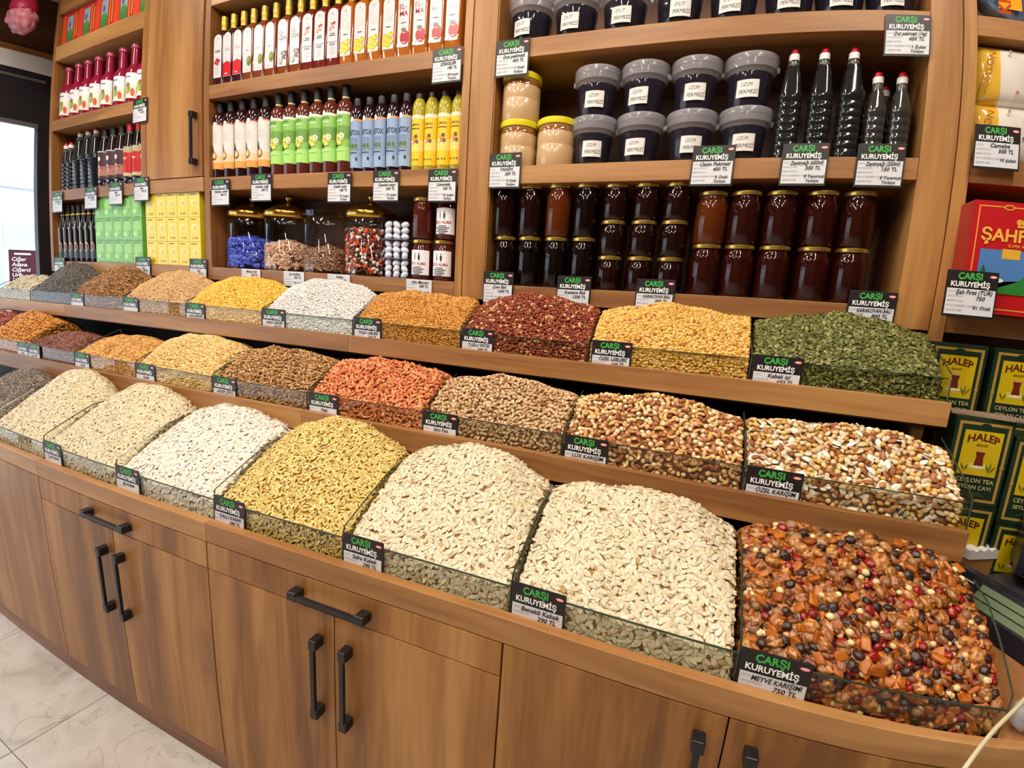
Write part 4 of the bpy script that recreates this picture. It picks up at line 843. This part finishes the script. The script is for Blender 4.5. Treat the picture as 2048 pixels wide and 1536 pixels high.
for row, xs, zz, hh in (('upper', [-.717, -.617, -.512, -.413], z0 + .1735, .173), ('lower', [-.706, -.611, -.511, -.411], z0, .173)):
    for i, x in enumerate(xs):
        hc = 3 if (row == 'upper' and i == 2) else (0 if i == 3 or row == 'lower' else 1)
        place(('ja', hc), lambda l: jar(.0435, .173, HON[hc], l), (x, 1.705, zz), 'tall narrow %s honey jar, %s from left in the %s row' % ('amber' if hc == 3 else 'dark', ORD[i], row), 'tall narrow honey jars')
for j, row in enumerate(('bottom', 'middle', 'top')):
    for i, x in enumerate([-.315, -.214, -.117]):
        place(('jb', 1), lambda l: jar(.043, .1145, HON[1], l), (x, 1.705, z0 + j * .115), 'small honey jar in the %s row, %s of three in its row' % (row, ORD[i]), 'small dark honey jars')
for row, zz in (('upper', z0 + .1585), ('lower', z0)):
    for i, x in enumerate([-.011, .085, .184, .291, .390]):
        hc = 3 if (row == 'upper' and i == 0) else 2
        place(('jc', hc), lambda l: jar(.0465, .158, HON[hc], l), (x, 1.708, zz), 'large %s honey jar, %s of five in the %s row' % ('amber' if hc == 3 else 'red brown', ORD[i], row), 'large red brown honey jars')
def kilo():
    a = Art(.0432); a.rect(-.052, .050, .018, .112, 'eceaf0')
    for x, w_ in ((-.010, .0022), (.008, .004)): a.rect(x - w_, x + w_, .078, .093, '2a2a30'); a.disc(x, .098, .0025, .0028, '2a2a30'); a.poly([(x - w_ * .8, .078), (x, .070), (x + w_ * .8, .078)], '2a2a30')
    a.text('KİLO ALMA', .0, .056, .015, 'a03048', .01, wmax=.07)
    for i, q in enumerate((.016, .028, .020, .024, .014)): a.rect(-q, q, .046 - i * .0065, .049 - i * .0065, '50505a')
    return a
PASTE = mat('paste_brown', '4a1a12', .06)
j1 = jar(.0425, .152, PASTE, 'red brown paste jar with gold lid, upper left of four by pillar', 'paste_jar'); j1.location = (-1.062, 1.705, z0 + .1555)
p = [(-1.062, z0, 'lower left'), (-.964, z0, 'lower right'), (-.955, z0 + .1555, 'upper right')]
for i, (x, z, d) in enumerate(p):
    place('kilo', lambda l: jar(.0425, .152, PASTE, l, 'paste_jar', art=kilo()), (x, 1.705, z), 'white labelled paste jar with two figures, %s of four by pillar' % d, 'white labelled paste jars')
# tahini jars
TAH = mat('tahini_beige', 'c9a67a', .25, coat=.8); YL = mat('lid_yellow', 'e0d018', .35)
def tahini(l):
    t = thing('tahini_jar', l, 'jar'); r = .067
    ob('jar_body', MB().lathe([(r * .95, 0), (r, .005), (r, .066), (r * .985, .069), (r, .072), (r, .118), (r * .95, .128), (r * .93, .134)], 28).mesh('jar_body', TAH, True), t)
    ob('oil_ring', MB().lathe([(r * 1.003, .112), (r * 1.003, .119), (r * .955, .128)], 28, cap=False).mesh('oil_ring', mat('sesame_oil', '8a5424', .1, coat=1), True), t)
    ob('lid', MB().lathe([(r * 1.03, .134), (r * 1.04, .136), (r * 1.04, .151), (r * .98, .1545)], 28).mesh('lid', YL, True), t); return t
zt = ZT[1] + .0005
for x, z, d in [(-.687, zt, 'lower left, under another jar'), (-.687, zt + .1548, 'on top of the other jar'), (-.546, zt, 'beside the stacked pair')]:
    place('tah', tahini, (x, 1.722, z), 'beige tahini jar with yellow lid, ' + d, 'tahini jars with yellow lids')
# syrup buckets
def plastic(name, col, al, rough=.25):
    m, nt, b = nodes(name); b.inputs['Base Color'].default_value = (*srgb(col), 1); b.inputs['Alpha'].default_value = al; b.inputs['Roughness'].default_value = rough; b.inputs['Coat Weight'].default_value = .6; MATS[name] = m; return m
RIM = plastic('frosted_rim', 'c0bcc4', .36); TUB = plastic('clear_tub', '8a8690', .05, .08); SYR = mat('grape_syrup', '150d1c', .06)
def bucket(l, s, word):
    t = thing('syrup_bucket', l, 'bucket')
    ob('syrup', MB().lathe([(.053 * s, .002), (.0555 * s, .006), (.0655 * s, .098), (.0655 * s, .1)], 28).mesh('syrup', SYR, True), t)
    ob('tub', MB().lathe([(.054 * s, 0), (.0563 * s, .004), (.0705 * s, .132)], 28, cap=False).mesh('tub', TUB, True), t)
    ob('rim_band', MB().lathe([(.0668 * s, .1), (.0715 * s, .108), (.0765 * s, .112), (.0775 * s, .130), (.0775 * s, .134)], 28, cap=False).mesh('rim_band', RIM, True), t)
    ob('lid', MB().lathe([(.079 * s, .132), (.079 * s, .148), (.077 * s, .151), (.073 * s, .1515), (.072 * s, .148), (.05 * s, .1475)], 28).mesh('lid', RIM, True), t)
    pts = [(.079 * s * math.cos(a), .012 + -.079 * s * math.sin(a) * .35, .122 - .035 * math.sin(a)) for a in [k * PI / 10 for k in range(11)]]
    for sx in (-1, 1): ob('handle_lug', MB().box(sx * .0775 * s - .004, sx * .0775 * s + .004, -.006, .006, .110, .124, c=.001).mesh('handle_lug', RIM), t)
    a = Art(.0635 * s); a.rect(-.032, .032, .026, .076, 'dedad6'); a.text(word, -.004, .057, .015, '222228', .0, wmax=.03, shear=.2); a.text('PEKMEZİ', .002, .036, .0155, '222228', .0, wmax=.052, shear=.2)
    ob('paper_label', a.mesh('paper_label', .6), t); return t
for i, x in enumerate([-.673, -.513, -.350, -.178, -.016, .142, .282, .423]):
    place('bd', lambda l: bucket(l, 1.08, 'DUT'), (x, 1.742, ZT[2] + .0005), 'mulberry syrup bucket with white label, %s from left on the upper shelf' % ORD[i], 'mulberry syrup buckets on the upper shelf', rnd.uniform(-.25, .15))
for row, zz in (('upper', zt + .1525), ('lower', zt)):
    for i, x in enumerate([-.419, -.263, -.105, .053]):
        b_ = place('bu', lambda l: bucket(l, 1.0, 'ÜZÜM'), (x, 1.734, zz), 'grape syrup bucket, %s from left in the %s row of stacked buckets' % (ORD[i], row), 'stacked grape syrup buckets', [.1, -.18, .05, -.1][i] + (.1 if row == 'lower' else 0))
# pet bottles
PET = mat('pet_dark_oil', '1c1e20', .08); PETC = mat('pet_shiny', '3a3836', .05, .3, coat=1); CW = mat('cap_white', 'e8e6e4', .4); CR = mat('cap_red', 'c8142c', .35); PETS = mat('pet_grey', '5a5a54', .1)
def pet(l, r, h, body, n=3.4, name='oil_bottle'):
    t = thing(name, l, 'bottle'); z = h - .032; prof = [(r * .85, 0), (r, .006)]; k = int((z * .58) / .022)
    for i in range(k): q = .010 + i * .022; prof += [(r, q), (r, q + .013), (r * .93, q + .0165), (r * .93, q + .0185)]
    q = .010 + k * .022; prof += [(r, q), (r, q + .02), (r * .92, q + .028), (r * .62, z - .028), (r * .42, z - .012), (.0125, z - .004), (.0125, z)]
    ob('bottle_body', MB().lathe(prof, 28, n, rot=PI / 28).mesh('bottle_body', body, True), t)
    ob('neck_collar', MB().lathe([(r * .5, z - .018), (r * .52, z - .012), (.0135, z - .002)], 20).mesh('neck_collar', PETS, True), t)
    ob('cap_base', MB().lathe([(.0145, z), (.0145, z + .016), (.0135, z + .018)], 18).mesh('cap_base', CW, True), t)
    ob('cap_tip', MB().lathe([(.010, z + .018), (.011, z + .021), (.011, z + .027), (.008, z + .032)], 16).mesh('cap_tip', CR, True), t); return t
for i, x in enumerate([.168, .249, .327]): place('pt', lambda l: pet(l, .032, .315, PET), (x, 1.70, zt), 'tall dark ribbed oil bottle with red tip, %s of three from left' % ORD[i], 'tall dark oil bottles', rnd.uniform(-.1, .1))
for x, y, d in [(.396, 1.70, 'left one in front'), (.459, 1.70, 'right one in front'), (.372, 1.80, 'left one behind'), (.440, 1.80, 'right one behind')]:
    place('ps', lambda l: pet(l, .027, .246, PETC), (x, y, zt), 'short shiny oil bottle with white cap, ' + d, 'short shiny oil bottles')
# left unit: pink syrup bottles
PINK = mat('pink_syrup', '8c1838', .08); PCAP = mat('pink_seal', 'a83a5c', .25, coat=1)
def pink(l):
    r = .046; a = Art(r * 1.005); W_ = r * 1.3; a.rect(-W_, W_, .030, .158, 'e9e6ea'); a.rect(-W_, W_, .034, .10, 'dfe6cc'); a.rect(-W_, -.012, .032, .075, 'd0382c'); a.disc(-.022, .150, .008, .008, 'b06080'); line(a, -.010, .024, .135, '60607a', .005)
    a.disc(.008, .078, .015, .026, '8aa04c'); a.disc(.010, .098, .010, .010, '9a6a48'); a.disc(.004, .070, .008, .014, 'a8bc68'); a.disc(-.016, .034, .014, .008, 'e8e4dc'); a.disc(.034, .060, .010, .020, 'd8402c')
    return bottle('syrup_bottle', l, 'bottle', [(r * .93, 0), (r, .008), (r, .165), (r * .9, .182), (r * .62, .20), (r * .55, .22), (r * .50, .285), (.022, .298)], PINK, [(.026, .292), (.027, .296), (.027, .308), (.021, .316)], PCAP, (a, 0), seg=24)
for i, x in enumerate([-3.512, -3.398, -3.294, -3.184, -3.068, -2.944, -2.832, -2.735]): place('pk', pink, (x, 1.715, ZT[2] + .0005), 'pink red syrup bottle with fruit label, %s from the left' % ORD[i], 'pink syrup bottles on the left unit', rnd.uniform(-.1, .1))
# left unit middle shelf
def sauce(l, r, h, capm, kind):
    t = pet(l, r, h, PET if kind == 0 else mat('sauce_dark', '1e1216', .08), 3.0 if kind == 0 else 2, 'sauce_bottle')
    if kind:
        for ch in list(t.children):
            if ch.name.startswith(('cap_base', 'cap_tip')): bpy.data.objects.remove(ch)
        z = h - .032; ob('cap', MB().lathe([(.0165, z - .004), (.0165, z + .028), (.0145, z + .032)], 18).mesh('cap', capm, True), t)
        a = Art(r * 1.01); W_ = r * 1.3
        if kind == 1: a.rect(-W_, W_, .045, .19, '4a3038'); a.rect(-W_, W_, .06, .11, 'b07868'); a.disc(0, .150, .012, .012, 'e8d8d8'); [a.disc(x, .09 + .01 * (i % 3), .007, .007, ['d09080', '8a5850', 'e0b0a0'][i % 3]) for i, x in enumerate((-.02, -.01, 0, .01, .02))]; a.rect(-W_, W_, .185, .19, 'd8d0d0')
        else: a.rect(-W_, W_, .060, .19, 'c02428'); a.rect(-W_, W_, .165, .195, 'b8a888'); a.text('Nar', 0, .130, .02, 'f0e0d0', .02); a.rect(-W_, W_, .045, .062, 'c8b890')
        a.poly([(-.014, .034), (.014, .034), (0, .018)], '88a0b8'); ob('paper_label', a.mesh('paper_label', .3), t)
    return t
for i, x in enumerate([-3.545, -3.494, -3.438]): place('s0', lambda l: sauce(l, .026, .275, CR, 0), (x, 1.70 + .03 * (i == 0), zt), 'small dark bottle with red and white cap, %s at far left' % ORD[i], 'small dark red capped bottles')
for i, x in enumerate([-3.366, -3.280, -3.197]): place('s1', lambda l: sauce(l, .040, .332, CR, 0), (x, 1.715, zt), 'large dark ribbed bottle with red and white cap, %s of three' % ORD[i], 'large dark red capped bottles')
for i, x in enumerate([-3.105, -3.025, -2.945]): place('s2', lambda l: sauce(l, .038, .315, CAPB, 1), (x, 1.715, zt), 'dark sauce bottle with purple fruit label and black cap, %s' % ORD[i], 'purple labelled sauce bottles')
for i, x in enumerate([-2.865, -2.787, -2.718]): place('s3', lambda l: sauce(l, .034, .315, CR, 2), (x, 1.71, zt), 'dark sauce bottle with red label and red cap, %s' % ORD[i], 'red labelled sauce bottles')
def black_b(l):
    r = .029; a = Art(r * 1.01); a.rect(-.03, .03, .020, .072, '3c4450'); a.disc(0, .085, .020, .028, 'b09a80'); a.disc(0, .082, .013, .018, '8a5a48'); a.rect(-.007, .007, .112, .185, '6a6058'); a.disc(0, .186, .008, .008, '8a8078')
    for i in range(7): a.rect(-.004, .004, .120 + i * .009, .124 + i * .009, 'c8bca8')
    return bottle('balsamic_bottle', l, 'bottle', [(r * .93, 0), (r, .006), (r, .17), (r * .85, .20), (.016, .235), (.012, .262), (.012, .27)], mat('black_glass', '0e0c10', .06), [(.013, .272), (.013, .316), (.011, .320)], CAPB, (a, 0), seg=20, extra=[('gold_ring', MB().lathe([(.0135, .262), (.0145, .264), (.0145, .270), (.0135, .272)], 16), GOLD)])
for i, x in enumerate([-3.520, -3.462, -3.404, -3.346, -3.288, -3.230, -3.172]): place('bb', black_b, (x, 1.69, z0), 'black glass bottle with gold neck ring, %s from the left' % ORD[i], 'black gold ringed bottles')
# stacked boxes
def carton(l, w_, d_, h, col, art, name='tea_box', cat='box', rough=.35):
    t = thing(name, l, cat); ob('carton', MB().box(-w_ / 2, w_ / 2, -d_ / 2, d_ / 2, 0, h, c=.0012).mesh('carton', mat('carton_' + col, col, rough, coat=.3)), t)
    ob('front_print', art.mesh('front_print', .35), t, (0, -d_ / 2, 0)); return t
def green_art():
    a = Art(); a.disc(.0, .072, .030, .030, '94cc70'); a.disc(-.012, .035, .020, .012, 'a8dc84'); a.disc(.012, .04, .013, .013, '5c9a38'); a.disc(.012, .04, .009, .009, '8cc860'); line(a, -.030, .020, .104, '38602c', .004); line(a, -.02, .03, .004, '3c6630', .003); return a
def yellow_art():
    a = Art(); line(a, -.028, .012, .102, '4a4018', .004); a.disc(.0, .066, .022, .018, 'e8dc80'); a.disc(.004, .064, .012, .010, 'd0b860'); [a.rect(x, x + .004, .012, .022, '3a3418') for x in (-.012, .004, .016)]; return a
k3 = ['bottom', 'middle', 'top']
for j in range(3):
    for i in range(5):
        place('gb', lambda l: carton(l, .083, .13, .1145, '74b44c', green_art()), (-3.083 + i * .0845, 1.725, z0 + j * .115), 'green herbal tea box, %s row, %s column from the left' % (k3[j], ORD[i]), 'stacked green tea boxes')
        place('yb', lambda l: carton(l, .080, .13, .1145, 'e2c838', yellow_art()), (-2.628 + i * .0818, 1.725, z0 + j * .115), 'yellow tea box, %s row, %s column from the left' % (k3[j], ORD[i]), 'stacked yellow tea boxes')
def red_art():
    a = Art(); a.rect(-.092, -.04, .01, .19, 'e04a2c'); a.rect(-.030, .036, .02, .17, '98a8b8'); a.rect(-.030, .036, .02, .075, '3c8444'); a.disc(.0, .076, .030, .018, '4c9450'); a.disc(-.005, .12, .012, .02, '5a6a80'); a.rect(.05, .062, .02, .18, 'e08838'); a.rect(.075, .085, .03, .16, 'e89a48'); return a
for i in range(5):
    place('rb', lambda l: carton(l, .183, .12, .20, 'c4251c', red_art()), (-3.47 + i * .186, 1.735, ZT[3] + .0005), 'red tea box with landscape picture, %s from the left on top' % ORD[i], 'red tea boxes on the top shelf')
# ================================================================== FAR RIGHT GOODS
def halep():
    a = Art(); w_ = .066; H_ = .222; a.rect(-w_, w_, .002, H_, '1c3020'); g_ = 'a98a3c'
    for x0, x1, y0, y1 in [(-.060, -.053, .012, .212), (.053, .060, .012, .212), (-.060, .060, .206, .213), (-.060, .060, .010, .017)]: a.rect(x0, x1, y0, y1, g_)
    for x in (-.0565, .0565): a.poly([(x - .006, .105), (x, .112), (x + .006, .105), (x, .098)], g_)
    a.disc(0, .206, .012, .006, '1c3020'); a.disc(0, .017, .012, .006, '1c3020')
    a.rect(-.045, .045, .078, .192, 'c9ae12'); a.disc(0, .102, .030, .010, 'd6c24a'); a.text('HALEP', 0, .160, .026, '5c1c14', .03, wmax=.074, arc=.008); a.text('BRAND', 0, .153, .0085, '5c3a14', .02, wmax=.026)
    a.poly([(-.011, .142), (.011, .142), (.008, .124), (.011, .106), (.006, .101), (-.006, .101), (-.011, .106), (-.008, .124)], '6c2414'); a.poly([(-.011, .145), (.011, .145), (.0105, .139), (-.0105, .139)], 'c8a050'); a.disc(0, .100, .018, .004, 'e6dcb0')
    for x0, y0, x1, y1 in [(.026, .088, .018, .112), (.027, .088, .029, .116), (.029, .088, .042, .110), (-.030, .088, -.040, .108), (-.028, .088, -.024, .108)]: a.poly([(x0, y0), ((x0 + x1) / 2 + .002, (y0 + y1) / 2), (x1, y1), ((x0 + x1) / 2 - .003, (y0 + y1) / 2)], '5a6a1c')
    a.text('CEYLON TEA', 0, .060, .015, 'c8c088', .008, wmax=.092); a.text('SEYLAN ÇAYI', 0, .043, .014, 'c8c088', .008, wmax=.092); line(a, -.02, .02, .032, '5a6a48'); line(a, -.028, .028, .027, '5a6a48')
    return a
hb = [(.662, 1.632, 1.2905, 'back upper stack, left column'), (.815, 1.632, 1.2905, 'back upper stack, right column'), (.705, 1.556, 1.1185, 'front stack, second row left column'), (.852, 1.556, 1.0725, 'front stack, second row right column'),
      (.712, 1.556, .8955, 'front stack, lowest row left column'), (.860, 1.556, .8495 + .0325, 'front stack, lowest row right column')]
hb = [(.668, 1.665, 1.2905, 'back upper pair, left one'), (.822, 1.665, 1.2905, 'back upper pair, right one'), (.703, 1.525, 1.118, 'front pile, upper left one'), (.848, 1.525, 1.083, 'front pile, upper right one')]
for x, y, z, d in hb:
    place('hl', lambda l: carton(l, .136, .115, .224, '1c3424', halep()), (x, y, z), 'dark green tea box with yellow panel, ' + d, 'dark green tea boxes')
for x, zt_, d in [(.706, 1.1175, 'lowest left one, cut off by the pile above'), (.852, 1.0825, 'lowest right one, behind the black device')]:
    b_ = dup(protos['hl'], (x, 1.527, zt_ - .224), 0, 'dark green tea box with yellow panel, ' + d)
    if b_.location.z < .881: b_.scale = (1, 1, (zt_ - .8812) / .224); b_.location.z = .8810
t = thing('riser_box', 'plain wooden riser box under the back pair of tea boxes', 'box', (.85, 1.675, .881)); ob('riser_shell', MB().box(-.21, .30, -.07, .07, 0, .409, c=.001).mesh('riser_shell', mat('riser_dark', '1e110b', .8)), t)
t = thing('cardboard_flap', 'torn grey brown cardboard flap lying on the tea boxes', 'cardboard', (.70, 1.50, 1.3435)); ob('flap', MB().prism([(-.075, -.02), (-.02, -.028), (.06, -.045), (.135, -.040), (.06, .035), (-.06, .045)], 0, .005, 'z').mesh('flap', mat('cardboard_grey', '8a7660', .9, var=.2)), t)
a = Art(); W_ = .125; H_ = .283; a.rect(-W_, W_, 0, H_, 'b8141c')
for x0, x1, y0, y1 in [(-.113, -.110, .012, .270), (.110, .113, .012, .270), (-.113, .113, .268, .271), (-.113, .113, .011, .014)]: a.rect(x0, x1, y0, y1, 'dca03c')
for x in (-.04, .04): a.disc(x, .269, .014, .007, 'dca03c'); a.disc(x, .269, .010, .004, 'b8141c')
for x in (-.012, 0, .012): a.disc(x, .234, .007, .008, 'dca03c')
a.rect(-.016, .016, .220, .226, 'dca03c'); a.text('ŞAHFIRAT', 0, .184, .044, 'e8b048', .025, wmax=.205); a.text('SUPER ASSAM', 0, .170, .011, 'e0a040', .01, wmax=.09)
a.rect(-.098, .098, .052, .162, '4c7cb8'); a.poly([(-.098, .052), (.098, .052), (.098, .145), (.06, .135), (.0, .085), (-.04, .068), (-.098, .075)], '2c7c34'); a.poly([(-.098, .075), (-.085, .125), (-.07, .08)], '1e5c30'); a.rect(-.045, .0, .14, .165, 'd8a838'); a.disc(-.05, .085, .018, .006, 'e8e8e0'); a.disc(.085, .030, .017, .017, 'e0b090'); a.disc(.085, .030, .014, .014, 'c03028')
t = carton('large red tea box with gold lettering and hill picture', .25, .16, .283, 'a8121c', a, 'tea_box'); t.location = (.752, 1.645, z0)
# yellow white packs
def pack(l):
    t = thing('tea_pack', l, 'pack'); m = MB(); n = 10
    vs_ = []; fs = []
    for j in range(n + 1):
        for i in range(n + 1):
            u, v = i / n, j / n; e = (math.sin(PI * u) * math.sin(PI * v)) ** .35
            vs_.append((-.11 + .22 * u, -.03 * e - .01 + .0035 * math.sin(17 * u + 5 * v) * e, .163 * v))
    q = len(vs_)
    vs_ += [(x, .04, z) for x, y, z in vs_[:q]]
    for j in range(n):
        for i in range(n): a_ = j * (n + 1) + i; fs += [(a_, a_ + 1, a_ + n + 2, a_ + n + 1), (q + a_, q + a_ + n + 1, q + a_ + n + 2, q + a_ + 1)]
    ring = [i for i in range(n + 1)] + [j * (n + 1) + n for j in range(1, n + 1)] + [n * (n + 1) + i for i in range(n - 1, -1, -1)] + [j * (n + 1) for j in range(n - 1, 0, -1)]
    for i in range(len(ring)): a_, b_ = ring[i], ring[(i + 1) % len(ring)]; fs.append((b_, a_, q + a_, q + b_))
    m.add(vs_, fs); me = m.mesh('wrapper', [mat('pack_white', 'ded6cc', .12, coat=1), mat('pack_yellow', 'dcae3c', .12, coat=1)], 'all')
    for p_ in me.polygons: p_.material_index = 1 if p_.center.x < -.052 else 0
    ob('wrapper', me, t)
    a = Art(); a.text('CEYLON', -.072, .085, .028, 'b0702c', .02, rot=1.35, wmax=.11)
    a.disc(-.02, .142, .005, .006, 'a8a098'); a.disc(.0, .03, .006, .006, 'b08070')
    for x, y, rx, ry in [(.040, .130, .018, .012), (.052, .112, .012, .022), (.046, .092, .009, .014), (.034, .080, .012, .007), (.024, .072, .006, .004), (.066, .126, .010, .010)]: a.disc(x, y, rx, ry, '6e4a48')
    a.disc(.085, .075, .008, .006, 'c03030'); ob('front_print', a.mesh('front_print', .15), t, (0, -.0435, 0)); return t
place('pw', pack, (.752, 1.70, zt), 'yellow and white tea pack in glossy film, lower one', 'yellow and white film wrapped packs'); place('pw', pack, (.752, 1.70, zt + .165), 'yellow and white tea pack in glossy film, upper one', 'yellow and white film wrapped packs')
t = thing('sweets_bag', 'shiny clear bag with yellow and blue print on the upper right shelf', 'bag', (.80, 1.72, ZT[2] + .0005))
bg = lumpy(1, .05, 81, 3, 1.0, 3); bg.v = [(x * .15, y * .06, (z + 1) * .11) for x, y, z in bg.v]; bg.v = [(x, y, max(z, .001)) for x, y, z in bg.v]
ob('film', bg.mesh('film', mat('foil_blue', '7c98c8', .15, .5, coat=1), 'all'), t)
a = Art(); a.rect(-.10, -.03, .03, .2, 'e8a424'); a.text('KR', -.065, .045, .05, 'c04818', .03, rot=1.57); a.rect(-.01, .02, .03, .2, '2848b0'); a.rect(.03, .12, .03, .2, '9cc4e0'); a.disc(.02, .03, .016, .016, '7a70a8'); ob('front_print', a.mesh('front_print', .2), t, (0, -.068, 0))
# ================================================================== SCALE AND SMALL THINGS
NAVY = mat('scale_navy', '1e1c26', .35, coat=.2); STEEL = mat('steel', 'b8b4b4', .25, .9); LCD = mat('lcd_green', '6f7f62', .2, coat=.5); SG = mat('scale_grey', '3a3640', .4)
t = thing('weighing_scale', 'dark price computing scale with three green displays beside the fruit', 'scale', (.765, 1.235, .8812), -1.08)
ob('body', MB().box(-.17, .19, .02, .26, .012, .075, c=.01).mesh('body', SG, True), t)
ob('display_housing', MB().prism([(-.055, .004), (.03, .004), (.03, .10), (.005, .10), (-.045, .045)], -.165, .19, 'x').mesh('display_housing', NAVY), t)
an = math.atan2(.055, .05)
for k in range(3):
    f = .20 + k * .27; px, pz = -.045 + .05 * f, .045 + .055 * f
    s_ = ob('lcd_display', MB().box(-.10, .16, -.001, .0025, -.0085, .0085, c=.0006).mesh('lcd_display', LCD), t, (0, px - .002, pz), (-(PI / 2 - an), 0, 0))
    ob('scale_marking', Art().rect(-.018, .018, -.002, .002, 'b8b8bc').mesh('scale_marking'), t, (-.135, px - .0045, pz), (-(PI / 2 - an), 0, 0))
ob('indicator', MB().box(-.11, -.085, -.001, .001, -.004, .004).mesh('indicator', mat('indicator_green', '5c9a3c', .3)), t, (0, -.048, .040), (-.7, 0, 0))
ob('platter', MB().box(-.115, .24, .105, .33, .108, .118, c=.004).mesh('platter', STEEL, True), t)
for x, y in ((-.08, .14), (.16, .14), (-.08, .25), (.16, .25)): ob('support', MB().lathe([(.012, .075), (.012, .108)], 12, c=(x, y)).mesh('support', SG), t)
t = thing('card_reader', 'dark navy boxy device standing on the back of the scale platter', 'device', (.975, 1.41, .9998), -.35)
ob('shell', MB().prism([(-.11, 0), (.10, 0), (.10, .12), (.02, .125), (-.11, .085)], -.15, .17, 'x').mesh('shell', NAVY), t); ob('top_edge', MB().box(-.15, .17, -.112, -.108, .078, .086).mesh('top_edge', mat('highlight_grey', '6a6878', .3)), t)  # grey strip is a highlight painted along the shell edge
t = thing('paper_edging', 'white scalloped paper strip between the tier end and black device', 'paper', (.785, 1.462, .9945), .44)
m = MB(); pts = []
for i in range(25): x = -.075 + .15 * i / 24; pts.append((x, .016 + .0035 * math.sin(i * 1.5)))
poly = [(-.075, -.008)] + [(.075, -.010)] + pts[::-1]; m.prism([(x, y) for x, y in poly], -.004, .03, 'y'); ob('strip', m.mesh('strip', mat('paper_white', 'dcd6d0', .7)), t)
t = thing('edging_block', 'low wooden ledge carrying the white paper strip', 'block', (.785, 1.462, .8808), .44); ob('ledge', MB().box(-.075, .075, .0, .03, 0, .103).mesh('ledge', W_X), t)
t = thing('power_cable', 'pale cable arching over the right end of the bottom rail', 'cable', (.62, .89, .9))
cp = [(.30, .15, -.012), (.12, .09, .03), (.04, .045, .056), (-.02, -.015, .058), (-.09, -.082, .047), (-.162, -.165, .022), (-.21, -.22, -.08), (-.24, -.25, -.35), (-.25, -.27, -.896)]
sm = []
for i in range(len(cp) - 1):
    p0, p1, p2, p3 = [Vector(cp[min(max(j, 0), len(cp) - 1)]) for j in (i - 1, i, i + 1, i + 2)]
    for k in range(6): s_ = k / 6; sm.append(.5 * ((2 * p1) + (-p0 + p2) * s_ + (2 * p0 - 5 * p1 + 4 * p2 - p3) * s_ ** 2 + (-p0 + 3 * p1 - 3 * p2 + p3) * s_ ** 3))
sm.append(Vector(cp[-1])); ob('cord', MB().tube(sm, .0042, 8).mesh('cord', mat('cord_cream', 'c9bf9c', .45), 'all'), t)
t = thing('plastic_bag', 'small clear plastic bag with green print lying on the counter corner', 'bag', (.665, .915, .9165))
bg = lumpy(1, .07, 91, 3, 1.0, 3); bg.v = [(x * .046, y * .030, z * .036) for x, y, z in bg.v]; ob('film', bg.mesh('film', plastic('bag_film', 'c8ccd0', .55, .2), 'all'), t)
ob('green_print', MB().lathe([(.008, -.02), (.022, -.012), (.026, .008), (.012, .022)], 16).mesh('green_print', mat('print_green_dark', '1e4a30', .4), True), t, (.01, .0, 0))
t = thing('pink_bag', 'crumpled pink plastic bag hanging at top left by the door', 'bag', (-3.72, 1.49, 3.02))
bg = lumpy(1, .10, 95, 4, 1.0, 5); bg.v = [(x * .09, y * .11, z * .085 - .02) for x, y, z in bg.v]
ob('film', bg.mesh('film', mat('pink_film', 'd8889a', .35, coat=.4, var=.3, bscale=14, bump=.4), 'all'), t)
ob('hook_cord', MB().tube([(0, 0, .10), (0, 0, CEIL - 3.02)], .003, 6).mesh('hook_cord', mat('pink_top', 'b8204c', .4)), t)
ob('gathered_top', MB().lathe([(.085, .02), (.09, .05), (.075, .09), (.04, .13), (.02, .16), (.03, .19)], 14).mesh('gathered_top', mat('pink_top', 'b8204c', .4), True), t)
